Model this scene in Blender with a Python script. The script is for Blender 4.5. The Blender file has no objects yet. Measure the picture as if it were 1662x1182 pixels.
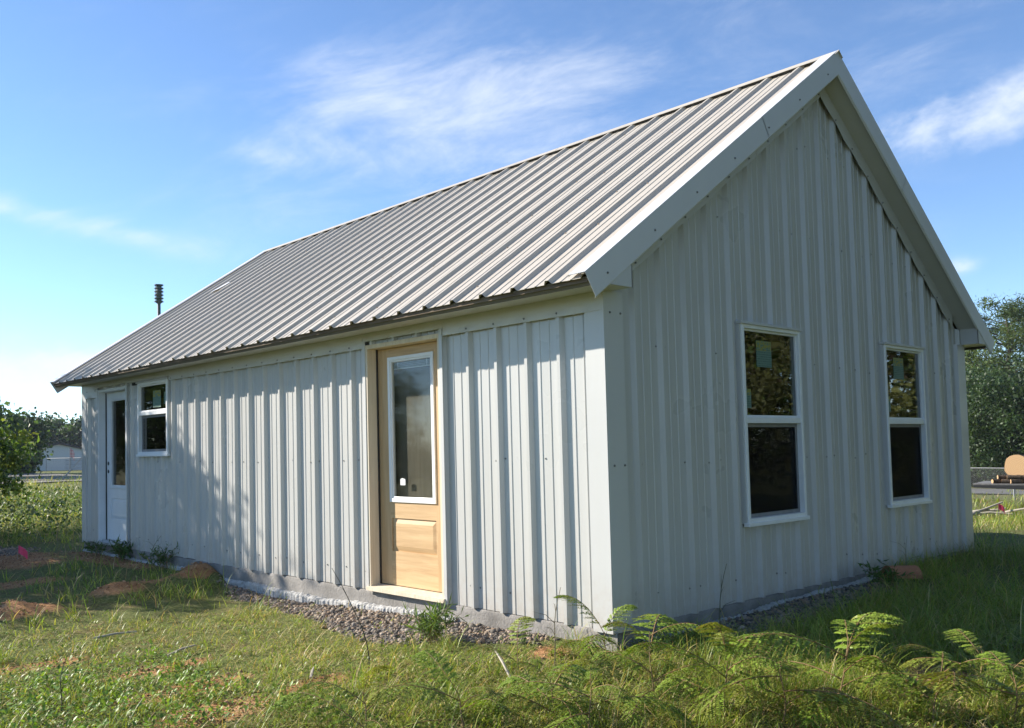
import bpy, math, random
import numpy as np
from mathutils import Matrix, Vector

SC = bpy.context.scene
COL = SC.collection
rad = math.radians

# ------------------------------------------------------------------ camera
CAM = np.array([-4.7439, -3.7569, 1.2010])
FW = np.array([0.64887234, 0.75933413, 0.04874805])
RT = np.array([0.76073237, -0.6487328, -0.02078503])
UP = np.array([-0.01584167, -0.05057105, 0.99859482])
FPX, PPX, PPY = 1479.87, 693.44, 657.70          # in photograph pixels (1662 x 1182)
cd = bpy.data.cameras.new('camera')
cam = bpy.data.objects.new('camera', cd); COL.objects.link(cam)
M = Matrix(((RT[0], UP[0], -FW[0], CAM[0]), (RT[1], UP[1], -FW[1], CAM[1]), (RT[2], UP[2], -FW[2], CAM[2]), (0, 0, 0, 1)))
cam.matrix_world = M
cd.sensor_fit = 'HORIZONTAL'; cd.sensor_width = 36.0
cd.lens = 36.0 * FPX / 1662
cd.shift_x = (831 - PPX) / 1662
cd.shift_y = (PPY - 591) / 1662
cd.clip_start = 0.05; cd.clip_end = 3000
SC.camera = cam

# ------------------------------------------------------------------ sun, sky, exposure
SUN_A, SUN_EL = rad(62.5), rad(27.0)             # horizontal angle off the long wall's normal, elevation
SUN = np.array([-math.cos(SUN_EL) * math.cos(SUN_A), math.cos(SUN_EL) * math.sin(SUN_A), math.sin(SUN_EL)])
sl = bpy.data.lights.new('sun', 'SUN'); sl.energy = 4.6; sl.angle = rad(0.55); sl.color = (1.0, 0.925, 0.82)
so = bpy.data.objects.new('sun', sl); COL.objects.link(so)
so.rotation_euler = Vector(-SUN).to_track_quat('-Z', 'Y').to_euler()
so.location = (-20, 30, 30)
SC.view_settings.view_transform = 'Standard'; SC.view_settings.look = 'None'
SC.view_settings.gamma = 1.0; SC.view_settings.use_curve_mapping = False
SC.view_settings.exposure = 1.20
SKY_STRENGTH = 0.104
cy = SC.cycles
cy.max_bounces = 6; cy.diffuse_bounces = 3; cy.glossy_bounces = 3; cy.transmission_bounces = 3; cy.transparent_max_bounces = 8
cy.caustics_reflective = False; cy.caustics_refractive = False

W = bpy.data.worlds.new('World'); SC.world = W; W.use_nodes = True
wn, wl = W.node_tree.nodes, W.node_tree.links
wn.clear()
wout = wn.new('ShaderNodeOutputWorld'); bg = wn.new('ShaderNodeBackground')
bg.inputs['Strength'].default_value = SKY_STRENGTH
wl.new(bg.outputs[0], wout.inputs[0])
sky = wn.new('ShaderNodeTexSky'); sky.sky_type = 'NISHITA'; sky.sun_disc = False
sky.sun_elevation = SUN_EL
sky.sun_rotation = math.atan2(SUN[0], SUN[1])
sky.altitude = 100; sky.air_density = 0.8; sky.dust_density = 0.0; sky.ozone_density = 4.0
tcw = wn.new('ShaderNodeTexCoord')
def wmath(op, a, b=None, c=None):
    n = wn.new('ShaderNodeMath'); n.operation = op
    for i, v in enumerate((a, b, c)):
        if v is None: continue
        if isinstance(v, (int, float)): n.inputs[i].default_value = v
        else: wl.new(v, n.inputs[i])
    return n.outputs[0]
def wdot(vec):
    n = wn.new('ShaderNodeVectorMath'); n.operation = 'DOT_PRODUCT'
    wl.new(tcw.outputs['Generated'], n.inputs[0]); n.inputs[1].default_value = tuple(vec)
    return n.outputs['Value']
def pxdir(u, v):
    r = FW + RT * (u - PPX) / FPX - UP * (v - PPY) / FPX
    return r / np.linalg.norm(r)
def tangent(c, ang):
    e = np.cross(c, (0, 0, 1.0)); e /= np.linalg.norm(e); n_ = np.cross(e, c)
    return e * math.cos(ang) + n_ * math.sin(ang), n_ * math.cos(ang) - e * math.sin(ang)
def bank(u, v, su, sv, ang, amp):
    """where in the sky a bank of cloud stands: a soft lobe about one direction"""
    c = pxdir(u, v); t1, t2 = tangent(c, ang)
    a, b = wdot(t1 * FPX / su), wdot(t2 * FPX / sv)
    q = wmath('ADD', wmath('MULTIPLY', a, a), wmath('MULTIPLY', b, b))
    m = wmath('POWER', 2.718, wmath('MULTIPLY', q, -1.0))
    return wmath('MULTIPLY', wmath('MULTIPLY', m, wmath('GREATER_THAN', wdot(c), 0.0)), amp)
def total(ms):
    t = ms[0]
    for m in ms[1:]: t = wmath('ADD', t, m)
    return t
def wnoise(axes, freqs, seed, det, rough, dist):
    cx = wn.new('ShaderNodeCombineXYZ')
    for i in range(2): wl.new(wdot(axes[i] * freqs[i]), cx.inputs[i])
    wl.new(wdot(axes[2] * freqs[2]), cx.inputs[2])
    ad = wn.new('ShaderNodeVectorMath'); ad.operation = 'ADD'; wl.new(cx.outputs[0], ad.inputs[0]); ad.inputs[1].default_value = (seed, seed * .7, seed * .3)
    nz = wn.new('ShaderNodeTexNoise'); nz.inputs['Scale'].default_value = 1.0; nz.inputs['Detail'].default_value = det
    nz.inputs['Roughness'].default_value = rough; nz.inputs['Distortion'].default_value = dist
    wl.new(ad.outputs[0], nz.inputs['Vector']); return nz.outputs['Fac']
def smooth(v, lo, hi):
    mr = wn.new('ShaderNodeMapRange'); mr.interpolation_type = 'SMOOTHSTEP'
    mr.inputs['From Min'].default_value = lo; mr.inputs['From Max'].default_value = hi; wl.new(v, mr.inputs['Value']); return mr.outputs[0]
c0 = pxdir(800, 220); t1, t2 = tangent(c0, rad(11))
wisp = wnoise((t1, t2, c0), (6.5, 17.0, 6.0), 3.3, 7.0, .66, .35)
c1 = pxdir(1585, 178); u1, u2 = tangent(c1, rad(12))
lump = wnoise((u1, u2, c1), (17.0, 26.0, 17.0), 8.1, 5.0, .58, .1)
cirrus = total([bank(740, 200, 310, 125, rad(6), 1.05), bank(900, 120, 330, 70, rad(12), .45), bank(1440, 90, 260, 60, rad(22), .55),
                bank(110, 360, 210, 22, rad(-9), 1.0), bank(410, 246, 55, 22, rad(-8), .55), bank(560, 130, 150, 45, rad(-8), .45)])
cumulus = total([bank(1590, 182, 185, 44, rad(6), 1.0), bank(10, 595, 150, 36, rad(2), .7), bank(110, 590, 60, 22, rad(0), .6), bank(60, 660, 420, 55, rad(0), .15), bank(1552, 436, 30, 15, rad(4), .8)])
k1 = wmath('MULTIPLY', smooth(wmath('ADD', wisp, wmath('MULTIPLY', cirrus, .22)), .46, 1.14), wmath('MINIMUM', wmath('ADD', cirrus, .2), 1.0))
k2 = wmath('MULTIPLY', smooth(wmath('ADD', lump, wmath('MULTIPLY', cumulus, .30)), .52, 1.0), wmath('MINIMUM', wmath('MULTIPLY', cumulus, 1.4), 1.0))
tot = wmath('MINIMUM', wmath('MULTIPLY', wmath('ADD', k1, k2), .8), .75)
mx = wn.new('ShaderNodeMix'); mx.data_type = 'RGBA'
wl.new(tot, mx.inputs['Factor']); wl.new(sky.outputs[0], mx.inputs['A'])
mx.inputs['B'].default_value = (4.3, 4.6, 5.1, 1)
wl.new(mx.outputs['Result'], bg.inputs[0])

# ------------------------------------------------------------------ helpers
def tag(o, label=None, cat=None, group=None, kind=None):
    if label: o['label'] = label
    if cat: o['category'] = cat
    if group: o['group'] = group
    if kind: o['kind'] = kind
    return o
def empty(name, loc=(0, 0, 0), rz=0.0):
    o = bpy.data.objects.new(name, None); COL.objects.link(o)
    o.location = loc; o.rotation_euler = (0, 0, rz); o.empty_display_size = .2
    return o
def link(name, me, parent=None, loc=None):
    o = bpy.data.objects.new(name, me); COL.objects.link(o)
    if parent is not None: o.parent = parent
    if loc is not None: o.location = loc
    return o
class MB:
    def __init__(s): s.v = []; s.f = []
    def quad(s, a, b, c, d):
        n = len(s.v); s.v += [tuple(a), tuple(b), tuple(c), tuple(d)]; s.f.append((n, n + 1, n + 2, n + 3)); return s
    def poly(s, pts):
        n = len(s.v); s.v += [tuple(p) for p in pts]; s.f.append(tuple(range(n, n + len(pts)))); return s
    def box(s, x0, x1, y0, y1, z0, z1):
        n = len(s.v)
        s.v += [(x0, y0, z0), (x1, y0, z0), (x1, y1, z0), (x0, y1, z0), (x0, y0, z1), (x1, y0, z1), (x1, y1, z1), (x0, y1, z1)]
        s.f += [tuple(n + i for i in q) for q in ((0, 3, 2, 1), (4, 5, 6, 7), (0, 1, 5, 4), (1, 2, 6, 5), (2, 3, 7, 6), (3, 0, 4, 7))]
        return s
    def prism(s, a, b):
        """solid between two matching outlines a and b"""
        n = len(s.v); k = len(a); s.v += [tuple(p) for p in a] + [tuple(p) for p in b]
        s.f.append(tuple(n + i for i in reversed(range(k)))); s.f.append(tuple(n + k + i for i in range(k)))
        for i in range(k):
            j = (i + 1) % k; s.f.append((n + i, n + j, n + k + j, n + k + i))
        return s
    def tube(s, pts, rs, seg=8, cap=True):
        pts = [np.array(p, float) for p in pts]; n0 = len(s.v)
        for i, p in enumerate(pts):
            t = pts[min(i + 1, len(pts) - 1)] - pts[max(i - 1, 0)]; t /= (np.linalg.norm(t) + 1e-9)
            a = np.cross(t, (0, 0, 1.0)) if abs(t[2]) < .95 else np.cross(t, (1.0, 0, 0))
            a /= np.linalg.norm(a); b = np.cross(t, a)
            for k in range(seg):
                w = 2 * math.pi * k / seg
                s.v.append(tuple(p + rs[i] * (math.cos(w) * a + math.sin(w) * b)))
        for i in range(len(pts) - 1):
            for k in range(seg):
                k2 = (k + 1) % seg
                s.f.append((n0 + i * seg + k, n0 + i * seg + k2, n0 + (i + 1) * seg + k2, n0 + (i + 1) * seg + k))
        if cap:
            s.f.append(tuple(n0 + k for k in reversed(range(seg))))
            s.f.append(tuple(n0 + (len(pts) - 1) * seg + k for k in range(seg)))
        return s
    def mesh(s, name, mat, smooth=False, bevel=0):
        me = bpy.data.meshes.new(name); me.from_pydata(s.v, [], s.f); me.update()
        me.materials.append(mat)
        if smooth:
            for p in me.polygons: p.use_smooth = True
        return me
    def build(s, name, mat, parent=None, smooth=False, bevel=0, loc=None):
        o = link(name, s.mesh(name, mat, smooth), parent, loc)
        if bevel:
            m = o.modifiers.new('bevel', 'BEVEL'); m.width = bevel; m.segments = 2; m.limit_method = 'ANGLE'; m.angle_limit = rad(40)
        return o
def np_mesh(name, V, F, mat, col=None, smooth=False):
    """V (n,3), F (m,k) with k 3 or 4, col (n,3)"""
    me = bpy.data.meshes.new(name)
    V = np.ascontiguousarray(V, np.float32); F = np.ascontiguousarray(F, np.int32)
    m, k = F.shape
    me.vertices.add(len(V)); me.vertices.foreach_set('co', V.ravel())
    me.loops.add(m * k); me.loops.foreach_set('vertex_index', F.ravel())
    me.polygons.add(m); me.polygons.foreach_set('loop_start', np.arange(0, m * k, k, dtype=np.int32))
    try: me.polygons.foreach_set('loop_total', np.full(m, k, np.int32))
    except Exception: pass
    if smooth: me.polygons.foreach_set('use_smooth', np.ones(m, bool))
    if col is not None:
        a = me.color_attributes.new('col', 'FLOAT_COLOR', 'POINT')
        c4 = np.ones((len(V), 4), np.float32); c4[:, :3] = col
        a.data.foreach_set('color', c4.ravel())
    me.update(); me.validate()
    me.materials.append(mat)
    return me

# ------------------------------------------------------------------ materials
class Mat:
    def __init__(s, name):
        s.m = bpy.data.materials.new(name); s.m.use_nodes = True
        s.n = s.m.node_tree.nodes; s.l = s.m.node_tree.links; s.n.clear()
        s.out = s.n.new('ShaderNodeOutputMaterial')
    def node(s, t, **kw):
        n = s.n.new(t)
        for k, v in kw.items():
            if k in n.inputs:
                if hasattr(v, 'is_output'): s.l.new(v, n.inputs[k])
                else: n.inputs[k].default_value = v
            else: setattr(n, k, v)
        return n
    def pos(s):
        return s.node('ShaderNodeNewGeometry').outputs['Position']
    def obj(s): return s.node('ShaderNodeTexCoord').outputs['Object']
    def mapv(s, vec, scale, loc=(0, 0, 0)):
        n = s.node('ShaderNodeMapping'); s.l.new(vec, n.inputs['Vector']); n.inputs['Scale'].default_value = scale
        n.inputs['Location'].default_value = loc; return n.outputs[0]
    def noise(s, vec, scale, detail=4, rough=.55, dist=0.0):
        n = s.node('ShaderNodeTexNoise', Scale=scale, Detail=detail, Roughness=rough, Distortion=dist); s.l.new(vec, n.inputs['Vector'])
        return n.outputs['Fac']
    def ramp(s, fac, stops):
        n = s.node('ShaderNodeValToRGB'); s.l.new(fac, n.inputs[0]); e = n.color_ramp.elements
        while len(e) < len(stops): e.new(.5)
        for i, (p, c) in enumerate(stops):
            e[i].position = p; e[i].color = (*c, 1) if len(c) == 3 else c
        return n.outputs[0]
    def mix(s, fac, a, b, typ='MIX'):
        n = s.node('ShaderNodeMix', data_type='RGBA', blend_type=typ)
        for k, v in (('Factor', fac), ('A', a), ('B', b)):
            i = [q for q in n.inputs if q.name == k and (q.type == 'RGBA' or k == 'Factor' and q.type == 'VALUE')][0]
            if hasattr(v, 'is_output'): s.l.new(v, i)
            else: i.default_value = (*v, 1) if isinstance(v, tuple) and len(v) == 3 else v
        return [q for q in n.outputs if q.type == 'RGBA'][0]
    def math(s, op, a, b=None, clamp=False):
        n = s.node('ShaderNodeMath', operation=op, use_clamp=clamp)
        for i, v in enumerate((a, b)):
            if v is None: continue
            if hasattr(v, 'is_output'): s.l.new(v, n.inputs[i])
            else: n.inputs[i].default_value = v
        return n.outputs[0]
    def maprange(s, v, a, b, c=0., d=1.):
        n = s.node('ShaderNodeMapRange'); s.l.new(v, n.inputs['Value'])
        for k, q in (('From Min', a), ('From Max', b), ('To Min', c), ('To Max', d)): n.inputs[k].default_value = q
        return n.outputs[0]
    def bump(s, h, strength=.3, dist=.01):
        n = s.node('ShaderNodeBump', Strength=strength, Distance=dist); s.l.new(h, n.inputs['Height']); return n.outputs[0]
    def pbsdf(s, color, rough=.5, spec=.5, metal=0., normal=None, trans=None):
        n = s.node('ShaderNodeBsdfPrincipled')
        for k, v in (('Base Color', color), ('Roughness', rough), ('Metallic', metal), ('Specular IOR Level', spec)):
            if hasattr(v, 'is_output'): s.l.new(v, n.inputs[k])
            else: n.inputs[k].default_value = (*v, 1) if isinstance(v, tuple) and len(v) == 3 else v
        if normal is not None: s.l.new(normal, n.inputs['Normal'])
        s.l.new(n.outputs[0], s.out.inputs[0]); return n

def painted_metal(name, col, rough=.38, dirt=.26, spec=.5):
    k = Mat(name); p = k.pos()
    st = k.noise(k.mapv(p, (9, 9, .5)), 1.0, 5, .6)            # run marks down the sheet
    bl = k.noise(p, 1.1, 4, .6)
    f = k.math('MULTIPLY', k.maprange(st, .42, .75), dirt)
    c = k.mix(f, col, tuple(q * m for q, m in zip(col, (.72, .70, .62))))
    c = k.mix(k.math('MULTIPLY', k.maprange(bl, .5, .8), dirt * .7), c, tuple(q * m for q, m in zip(col, (.8, .77, .7))))
    z = k.node('ShaderNodeSeparateXYZ'); k.l.new(p, z.inputs[0])
    spl = k.math('MULTIPLY', k.maprange(z.outputs[2], .42, -.02), k.maprange(k.noise(p, 14, 5, .7), .35, .75))
    c = k.mix(k.math('MULTIPLY', spl, .5), c, (.36, .27, .19))  # mud splashed up from the ground
    rr = k.maprange(bl, .3, .7, rough - .06, rough + .1)
    wav = k.noise(k.mapv(p, (2.2, 2.2, 1.3)), 1.0, 2, .4)
    k.pbsdf(c, rr, spec, 0., k.bump(wav, .14, .012))
    return k.m
M_WALL = painted_metal('painted_wall_steel', (.492, .490, .468), .30, .26, .6)
M_ROOF = painted_metal('painted_roof_steel', (.495, .447, .372), .42, .2)
M_TRIM = painted_metal('painted_trim_steel', (.525, .525, .508), .36, .10)
M_RAKE = painted_metal('painted_rake_trim_steel', (.60, .60, .60), .34, .06)
M_FASCIA = painted_metal('shade_darkened_fascia_steel', (.13, .12, .105), .45, .1)  # roof tan darkened: shade on the eave face put into the colour
def simple(name, col, rough=.5, spec=.5, var=.15, scale=20, bump=0., metal=0.):
    k = Mat(name); p = k.pos(); nz_ = k.noise(p, scale, 4, .6)
    c = k.mix(k.maprange(nz_, .3, .7), tuple(q * (1 - var) for q in col), tuple(min(1, q * (1 + var)) for q in col))
    k.pbsdf(c, rough, spec, metal, k.bump(nz_, bump, .01) if bump else None)
    return k.m
M_VINYL = simple('white_vinyl', (.78, .79, .78), .35, .5, .04, 6)
M_GROOVE = simple('foam_closure', (.05, .05, .05), .9, .2)
M_SCREW = simple('screw_steel', (.22, .22, .21), .45, .5, .2, 40, 0, .6)
M_WHITEDOOR = simple('white_door_paint', (.70, .72, .73), .4, .5, .05, 5)
M_BLACK = simple('black_metal', (.02, .02, .02), .5)
M_STICK = None
def wood(name, a, b, scale=1.0, axis='z', rough=.55):
    k = Mat(name); p = k.pos()
    sc = (38 * scale, 38 * scale, 2.2 * scale) if axis == 'z' else (38 * scale, 2.2 * scale, 38 * scale)
    n1 = k.noise(k.mapv(p, sc), 1.0, 5, .6, .8); n2 = k.noise(k.mapv(p, tuple(q * .18 for q in sc)), 1.0, 3, .5, 1.4)
    f = k.math('ADD', k.math('MULTIPLY', n1, .55), k.math('MULTIPLY', n2, .45))
    c = k.ramp(f, [(.36, a), (.62, b)])
    k.pbsdf(c, rough, .4, 0., k.bump(n1, .12, .004)); return k.m
M_DOOR = wood('stain_grade_door_wood', (.46, .29, .14), (.60, .41, .22))
M_DOORH = wood('stain_grade_rail_wood', (.47, .30, .145), (.61, .42, .225), axis='y')
M_PINE = wood('raw_pine', (.60, .50, .36), (.72, .63, .48))
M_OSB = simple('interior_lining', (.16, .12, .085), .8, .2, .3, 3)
M_DARKMESH = None
def glass(name, tint, refl=1.0, rough=.02):
    k = Mat(name)
    tr = k.node('ShaderNodeBsdfTransparent'); tr.inputs[0].default_value = (*tint, 1)
    gl = k.node('ShaderNodeBsdfGlossy', Roughness=rough); gl.inputs[0].default_value = (refl, refl, refl, 1)
    nb = k.bump(k.noise(k.pos(), 2.3, 2, .4), .12, .01); k.l.new(nb, gl.inputs['Normal'])
    fr = k.node('ShaderNodeFresnel', IOR=1.95); bf = k.node('ShaderNodeNewGeometry').outputs['Backfacing']
    mxs = k.node('ShaderNodeMixShader'); k.l.new(k.math('MULTIPLY', fr.outputs[0], k.math('SUBTRACT', 1.0, bf)), mxs.inputs[0]); k.l.new(tr.outputs[0], mxs.inputs[1]); k.l.new(gl.outputs[0], mxs.inputs[2])
    k.l.new(mxs.outputs[0], k.out.inputs[0]); return k.m
M_GLASS = glass('window_glass', (.55, .60, .59))
M_DOORGLASS = glass('door_glass', (.86, .87, .84), .6, .05)
k = Mat('insect_screen'); a_ = k.node('ShaderNodeBsdfTransparent'); b_ = k.node('ShaderNodeBsdfDiffuse'); b_.inputs[0].default_value = (.008, .0085, .009, 1)
mm = k.node('ShaderNodeMixShader'); mm.inputs[0].default_value = .4; k.l.new(a_.outputs[0], mm.inputs[1]); k.l.new(b_.outputs[0], mm.inputs[2]); k.l.new(mm.outputs[0], k.out.inputs[0]); M_SCREEN = k.m
k = Mat('cast_concrete'); p = k.pos(); n1 = k.noise(p, 5, 6, .65); n2 = k.noise(p, 45, 4, .6)
c = k.ramp(n1, [(.3, (.17, .16, .145)), (.7, (.33, .31, .285))]); c = k.mix(k.math('MULTIPLY', k.maprange(n2, .5, .75), .35), c, (.18, .165, .15))
k.pbsdf(c, .9, .2, 0., k.bump(k.math('ADD', n2, n1), .6, .012)); M_CONC = k.m
k = Mat('rough_footing_concrete'); p = k.pos(); n2 = k.noise(p, 30, 5, .65)
k.pbsdf(k.ramp(n2, [(.3, (.30, .29, .27)), (.65, (.56, .55, .52))]), .95, .1, 0., k.bump(n2, .9, .02)); M_FOOT = k.m
# leaves and grass: colour of each blade comes with the mesh
def leafmat(name, transl=.4, rough=.5, spec=.25):
    k = Mat(name); at = k.node('ShaderNodeAttribute', attribute_name='col')
    pb = k.node('ShaderNodeBsdfPrincipled', Roughness=rough); pb.inputs['Specular IOR Level'].default_value = spec
    k.l.new(at.outputs['Color'], pb.inputs['Base Color'])
    tl = k.node('ShaderNodeBsdfTranslucent')
    hs = k.node('ShaderNodeMix', data_type='RGBA', blend_type='MULTIPLY'); hs.inputs['Factor'].default_value = 1.
    k.l.new(at.outputs['Color'], [q for q in hs.inputs if q.name == 'A' and q.type == 'RGBA'][0])
    [q for q in hs.inputs if q.name == 'B' and q.type == 'RGBA'][0].default_value = (1.25, 1.2, .55, 1)
    k.l.new([q for q in hs.outputs if q.type == 'RGBA'][0], tl.inputs[0])
    ms = k.node('ShaderNodeMixShader'); ms.inputs[0].default_value = transl
    k.l.new(pb.outputs[0], ms.inputs[1]); k.l.new(tl.outputs[0], ms.inputs[2]); k.l.new(ms.outputs[0], k.out.inputs[0]); return k.m
M_GRASS = leafmat('grass_blades', .36, .46, .35)
M_LEAF = leafmat('tree_leaves', .35, .5, .3)
M_FROND = leafmat('frond_leaflets', .30, .45, .3)
k = Mat('bark'); p = k.pos(); n1 = k.noise(k.mapv(p, (14, 14, 3)), 1.0, 6, .65)
k.pbsdf(k.ramp(n1, [(.3, (.035, .027, .02)), (.7, (.13, .10, .075))]), .9, .1, 0., k.bump(n1, .8, .03)); M_BARK = k.m
M_STEM = simple('green_stem', (.22, .15, .07), .6, .3, .4, 30)

# ------------------------------------------------------------------ terrain
def sstep(a, b, x):
    t = np.clip((x - a) / (b - a), 0, 1); return t * t * (3 - 2 * t)
_r = np.random.RandomState(5)
_WV = [(_r.uniform(.2, 3.2), _r.uniform(0, 6.28), _r.uniform(0, 6.28)) for _ in range(14)]
def vnoise(x, y, s=1.0):
    o = 0
    for w, a, ph in _WV: o = o + np.sin((x * math.cos(a) + y * math.sin(a)) * w * s + ph) / (1 + w)
    return o / 4.0
MOUND = [(-.22, 5.45, .30, .26, .17), (-.08, 5.8, .22, .22, .10), (-1.12, 5.30, .34, .24, .12), (-.72, 5.55, .28, .16, .07), (-2.2, 5.15, .42, .36, .12)]
DIRT = MOUND + [(-2.2, 1.45, .45, .21, 0), (-2.34, .85, .44, .27, 0), (-1.71, .88, .32, .17, 0), (-2.5, 1.5, .32, .15, 0), (-2.05, 2.15, .38, .15, 0), (-2.6, 3.0, .4, .16, 0),
        (-1.1, 9.2, .7, 1.0, 0), (-.3, .3, .22, .16, 0), (.9, -1.6, .3, .25, 0), (-.2, 8.0, .3, 1.4, 0), (-1.9, 7.0, .9, .35, 0)]
def ground(x, y):
    x = np.asarray(x, float); y = np.asarray(y, float)
    z = np.interp(y, [-4, -1, 0, .5, 1.8, 3.8, 6, 9.5, 14], [-.18, -.14, -.125, -.095, -.122, -.182, -.15, -.14, -.16]) - .034 * np.clip(-x - .3, 0, 4.6)
    z = z + .020 * np.clip(x, 0, 6) * sstep(2.5, -1, np.abs(y) - 1.0)
    z = z - .038 * np.clip(x - 7, 0, 26) * sstep(40, 25, y)
    z = z - .03 * sstep(10, 20, y)
    d = np.hypot(x - 1, y - 2)
    z = z + vnoise(x, y) * .045 * sstep(60, 20, d) + vnoise(x, y, 4.0) * .012 * sstep(30, 12, d)
    for mx_, my_, sx, sy, h in MOUND:
        z = z + h * np.exp(-((x - mx_) / sx) ** 2 - ((y - my_) / sy) ** 2) * (1 + .7 * vnoise(x + 7, y, 6.0) + .35 * vnoise(y, x + 3, 15.0))
    inside = (x > .15) & (x < 6.1) & (y > .15) & (y < 9.3)
    return np.where(inside, -.3, z)
def dirtmask(x, y):
    m = np.zeros(np.shape(x))
    for mx_, my_, sx, sy, h in DIRT:
        m = np.maximum(m, 1.15 * np.exp(-((x - mx_) / sx) ** 2 - ((y - my_) / sy) ** 2))
    return np.clip(m + .35 * vnoise(x, y, 4.5) * (m > .12), 0, 1)
def gravelmask(x, y):
    edge = np.interp(y, [.6, 1.5, 2.2, 3.0, 4.2, 5.2], [-.45, -.85, -.66, -.44, -.30, -.12]) - .26 * vnoise(x, y, 4)
    a = sstep(-.18, .1, x - edge) * (x < .12) * sstep(.2, .9, y) * sstep(5.5, 4.7, y)
    b = sstep(-.28, -.05, y + .28) * (y < .12) * sstep(.5, 1.0, x) * sstep(4.0, 3.2, x) * .7
    c = np.exp(-((x + .9) / .5) ** 2 - ((y - 10.4) / .6) ** 2) * .75
    e = 0 * x
    return np.clip(np.maximum(np.maximum(a, b), np.maximum(c, e)), 0, 1)
def axis(a, b, step, far):
    v = list(np.arange(a, b + 1e-6, step)); s = step; lo = a; hi = b
    while hi < far: s *= 1.22; hi += s; v.append(hi)
    s = step
    while lo > -far: s *= 1.22; lo -= s; v.insert(0, lo)
    return np.array(v)
ax, ay = axis(-6, 9, .09, 420), axis(-5, 13, .09, 420)
gx, gy = np.meshgrid(ax, ay, indexing='ij')
gz = ground(gx, gy)
V = np.stack([gx, gy, gz], -1).reshape(-1, 3)
nx_, ny_ = gx.shape
idx = np.arange(nx_ * ny_).reshape(nx_, ny_)
F = np.stack([idx[:-1, :-1], idx[1:, :-1], idx[1:, 1:], idx[:-1, 1:]], -1).reshape(-1, 4)
k = Mat('soil_and_turf'); p = k.pos()
at = k.node('ShaderNodeAttribute', attribute_name='col'); sepc = k.node('ShaderNodeSeparateColor'); k.l.new(at.outputs['Color'], sepc.inputs[0])
n1 = k.noise(p, 2.2, 6, .65); n2 = k.noise(p, 26, 5, .7); n3 = k.noise(p, 90, 3, .6)
turf = k.ramp(n2, [(.28, (.055, .075, .022)), (.5, (.13, .15, .045)), (.72, (.27, .25, .11))])
turf = k.mix(k.maprange(n1, .5, .72), turf, k.ramp(n2, [(.3, (.10, .075, .035)), (.7, (.30, .22, .11))]))
clay = k.ramp(k.math('ADD', k.math('MULTIPLY', n1, .5), k.math('MULTIPLY', n3, .5)), [(.35, (.30, .135, .055)), (.55, (.46, .25, .12)), (.7, (.55, .37, .22))])
dm = k.math('ADD', sepc.outputs[0], k.math('MULTIPLY', k.math('SUBTRACT', n2, .5), .7))
c = k.mix(k.maprange(dm, .38, .62), turf, clay)
grv = k.ramp(n3, [(.3, (.07, .065, .06)), (.7, (.27, .25, .23))])
c = k.mix(k.maprange(sepc.outputs[1], .35, .6), c, grv)
k.pbsdf(c, .95, .1, 0., k.bump(k.math('ADD', n2, k.math('MULTIPLY', n3, .5)), .9, .03)); M_GROUND = k.m
gm = np.stack([dirtmask(gx, gy), gravelmask(gx, gy), np.zeros_like(gx)], -1).reshape(-1, 3)
me = np_mesh('ground', V, F, M_GROUND, gm, True)
tag(link('ground', me), kind='structure')

# ------------------------------------------------------------------ the house
P = .3048
HW, HL, ZS = 6.246, 9.45, 2.2245                     # gable width, length, soffit height
OE, OR = .378, .18
SL = 2 / 3.0
XR = HW / 2
def zroof(x): return 2.272 + SL * ((x if x <= XR else HW - x) + OE)
house = empty('metal_sided_house', (0, 0, 0))
tag(house, 'pale grey metal-sided house with ribbed walls and a tan ribbed gable roof', 'house')

def profile(phase, a, b, d=.034, extra=()):
    """(u, depth) of the ribbed sheet between a and b; depth 0 at rib tops, d on the flats"""
    pts = {}
    k0 = int(math.floor((a - phase) / P)) - 1; k1 = int(math.ceil((b - phase) / P)) + 1
    raw = []
    for k in range(k0, k1 + 1):
        c = phase + k * P
        raw += [(c - .033, d), (c - .014, 0.), (c + .014, 0.), (c + .033, d)]
        for f in (.355, .645):
            m = c + f * P
            raw += [(m - .0085, d), (m - .0045, d - .0045), (m + .0045, d - .0045), (m + .0085, d)]
    us = [q[0] for q in raw]; ds = [q[1] for q in raw]
    ul = sorted(set([a, b] + [u for u in us if a < u < b] + [e for e in extra if a < e < b]))
    return [(u, float(np.interp(u, us, ds))) for u in ul]
def wall_sheet(mb, phase, a, b, z0, ztop, openings, to3d, d=.034, bottom_jit=0.):
    ex = [q for o in openings for q in o[:2]] + [XR]
    pr = profile(phase, a, b, d, ex)
    for (u0, d0), (u1, d1) in zip(pr[:-1], pr[1:]):
        um = (u0 + u1) / 2
        cuts = [(o[2], o[3]) for o in openings if o[0] - 1e-6 < um < o[1] + 1e-6]
        zz_ = z0
        segs = []
        for c0, c1 in sorted(cuts):
            if c0 > zz_: segs.append((zz_, c0, False))
            zz_ = max(zz_, c1)
        segs.append((zz_, None, True))
        for s0, s1, top in segs:
            t0, t1 = (ztop(u0), ztop(u1)) if top else (s1, s1)
            if t0 <= s0 or t1 <= s0: continue
            mb.quad(to3d(u0, d0, s0), to3d(u1, d1, s0), to3d(u1, d1, t1), to3d(u0, d0, t0))
long3d = lambda u, d, z: (d, u, z)
gab3d = lambda u, d, z: (u, d, z)
DOOR = (1.615, 2.620, -.01, 2.118)
FDOOR = (7.835, 8.845, -.01, 2.118)
FWIN = (6.590, 7.465, 1.213, 2.118)
GW1 = (1.665, 2.575, .585, 2.128); GW2 = (4.200, 5.105, .585, 2.118)
L_OPEN = [DOOR, FDOOR, FWIN]; G_OPEN = [GW1, GW2]

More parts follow.
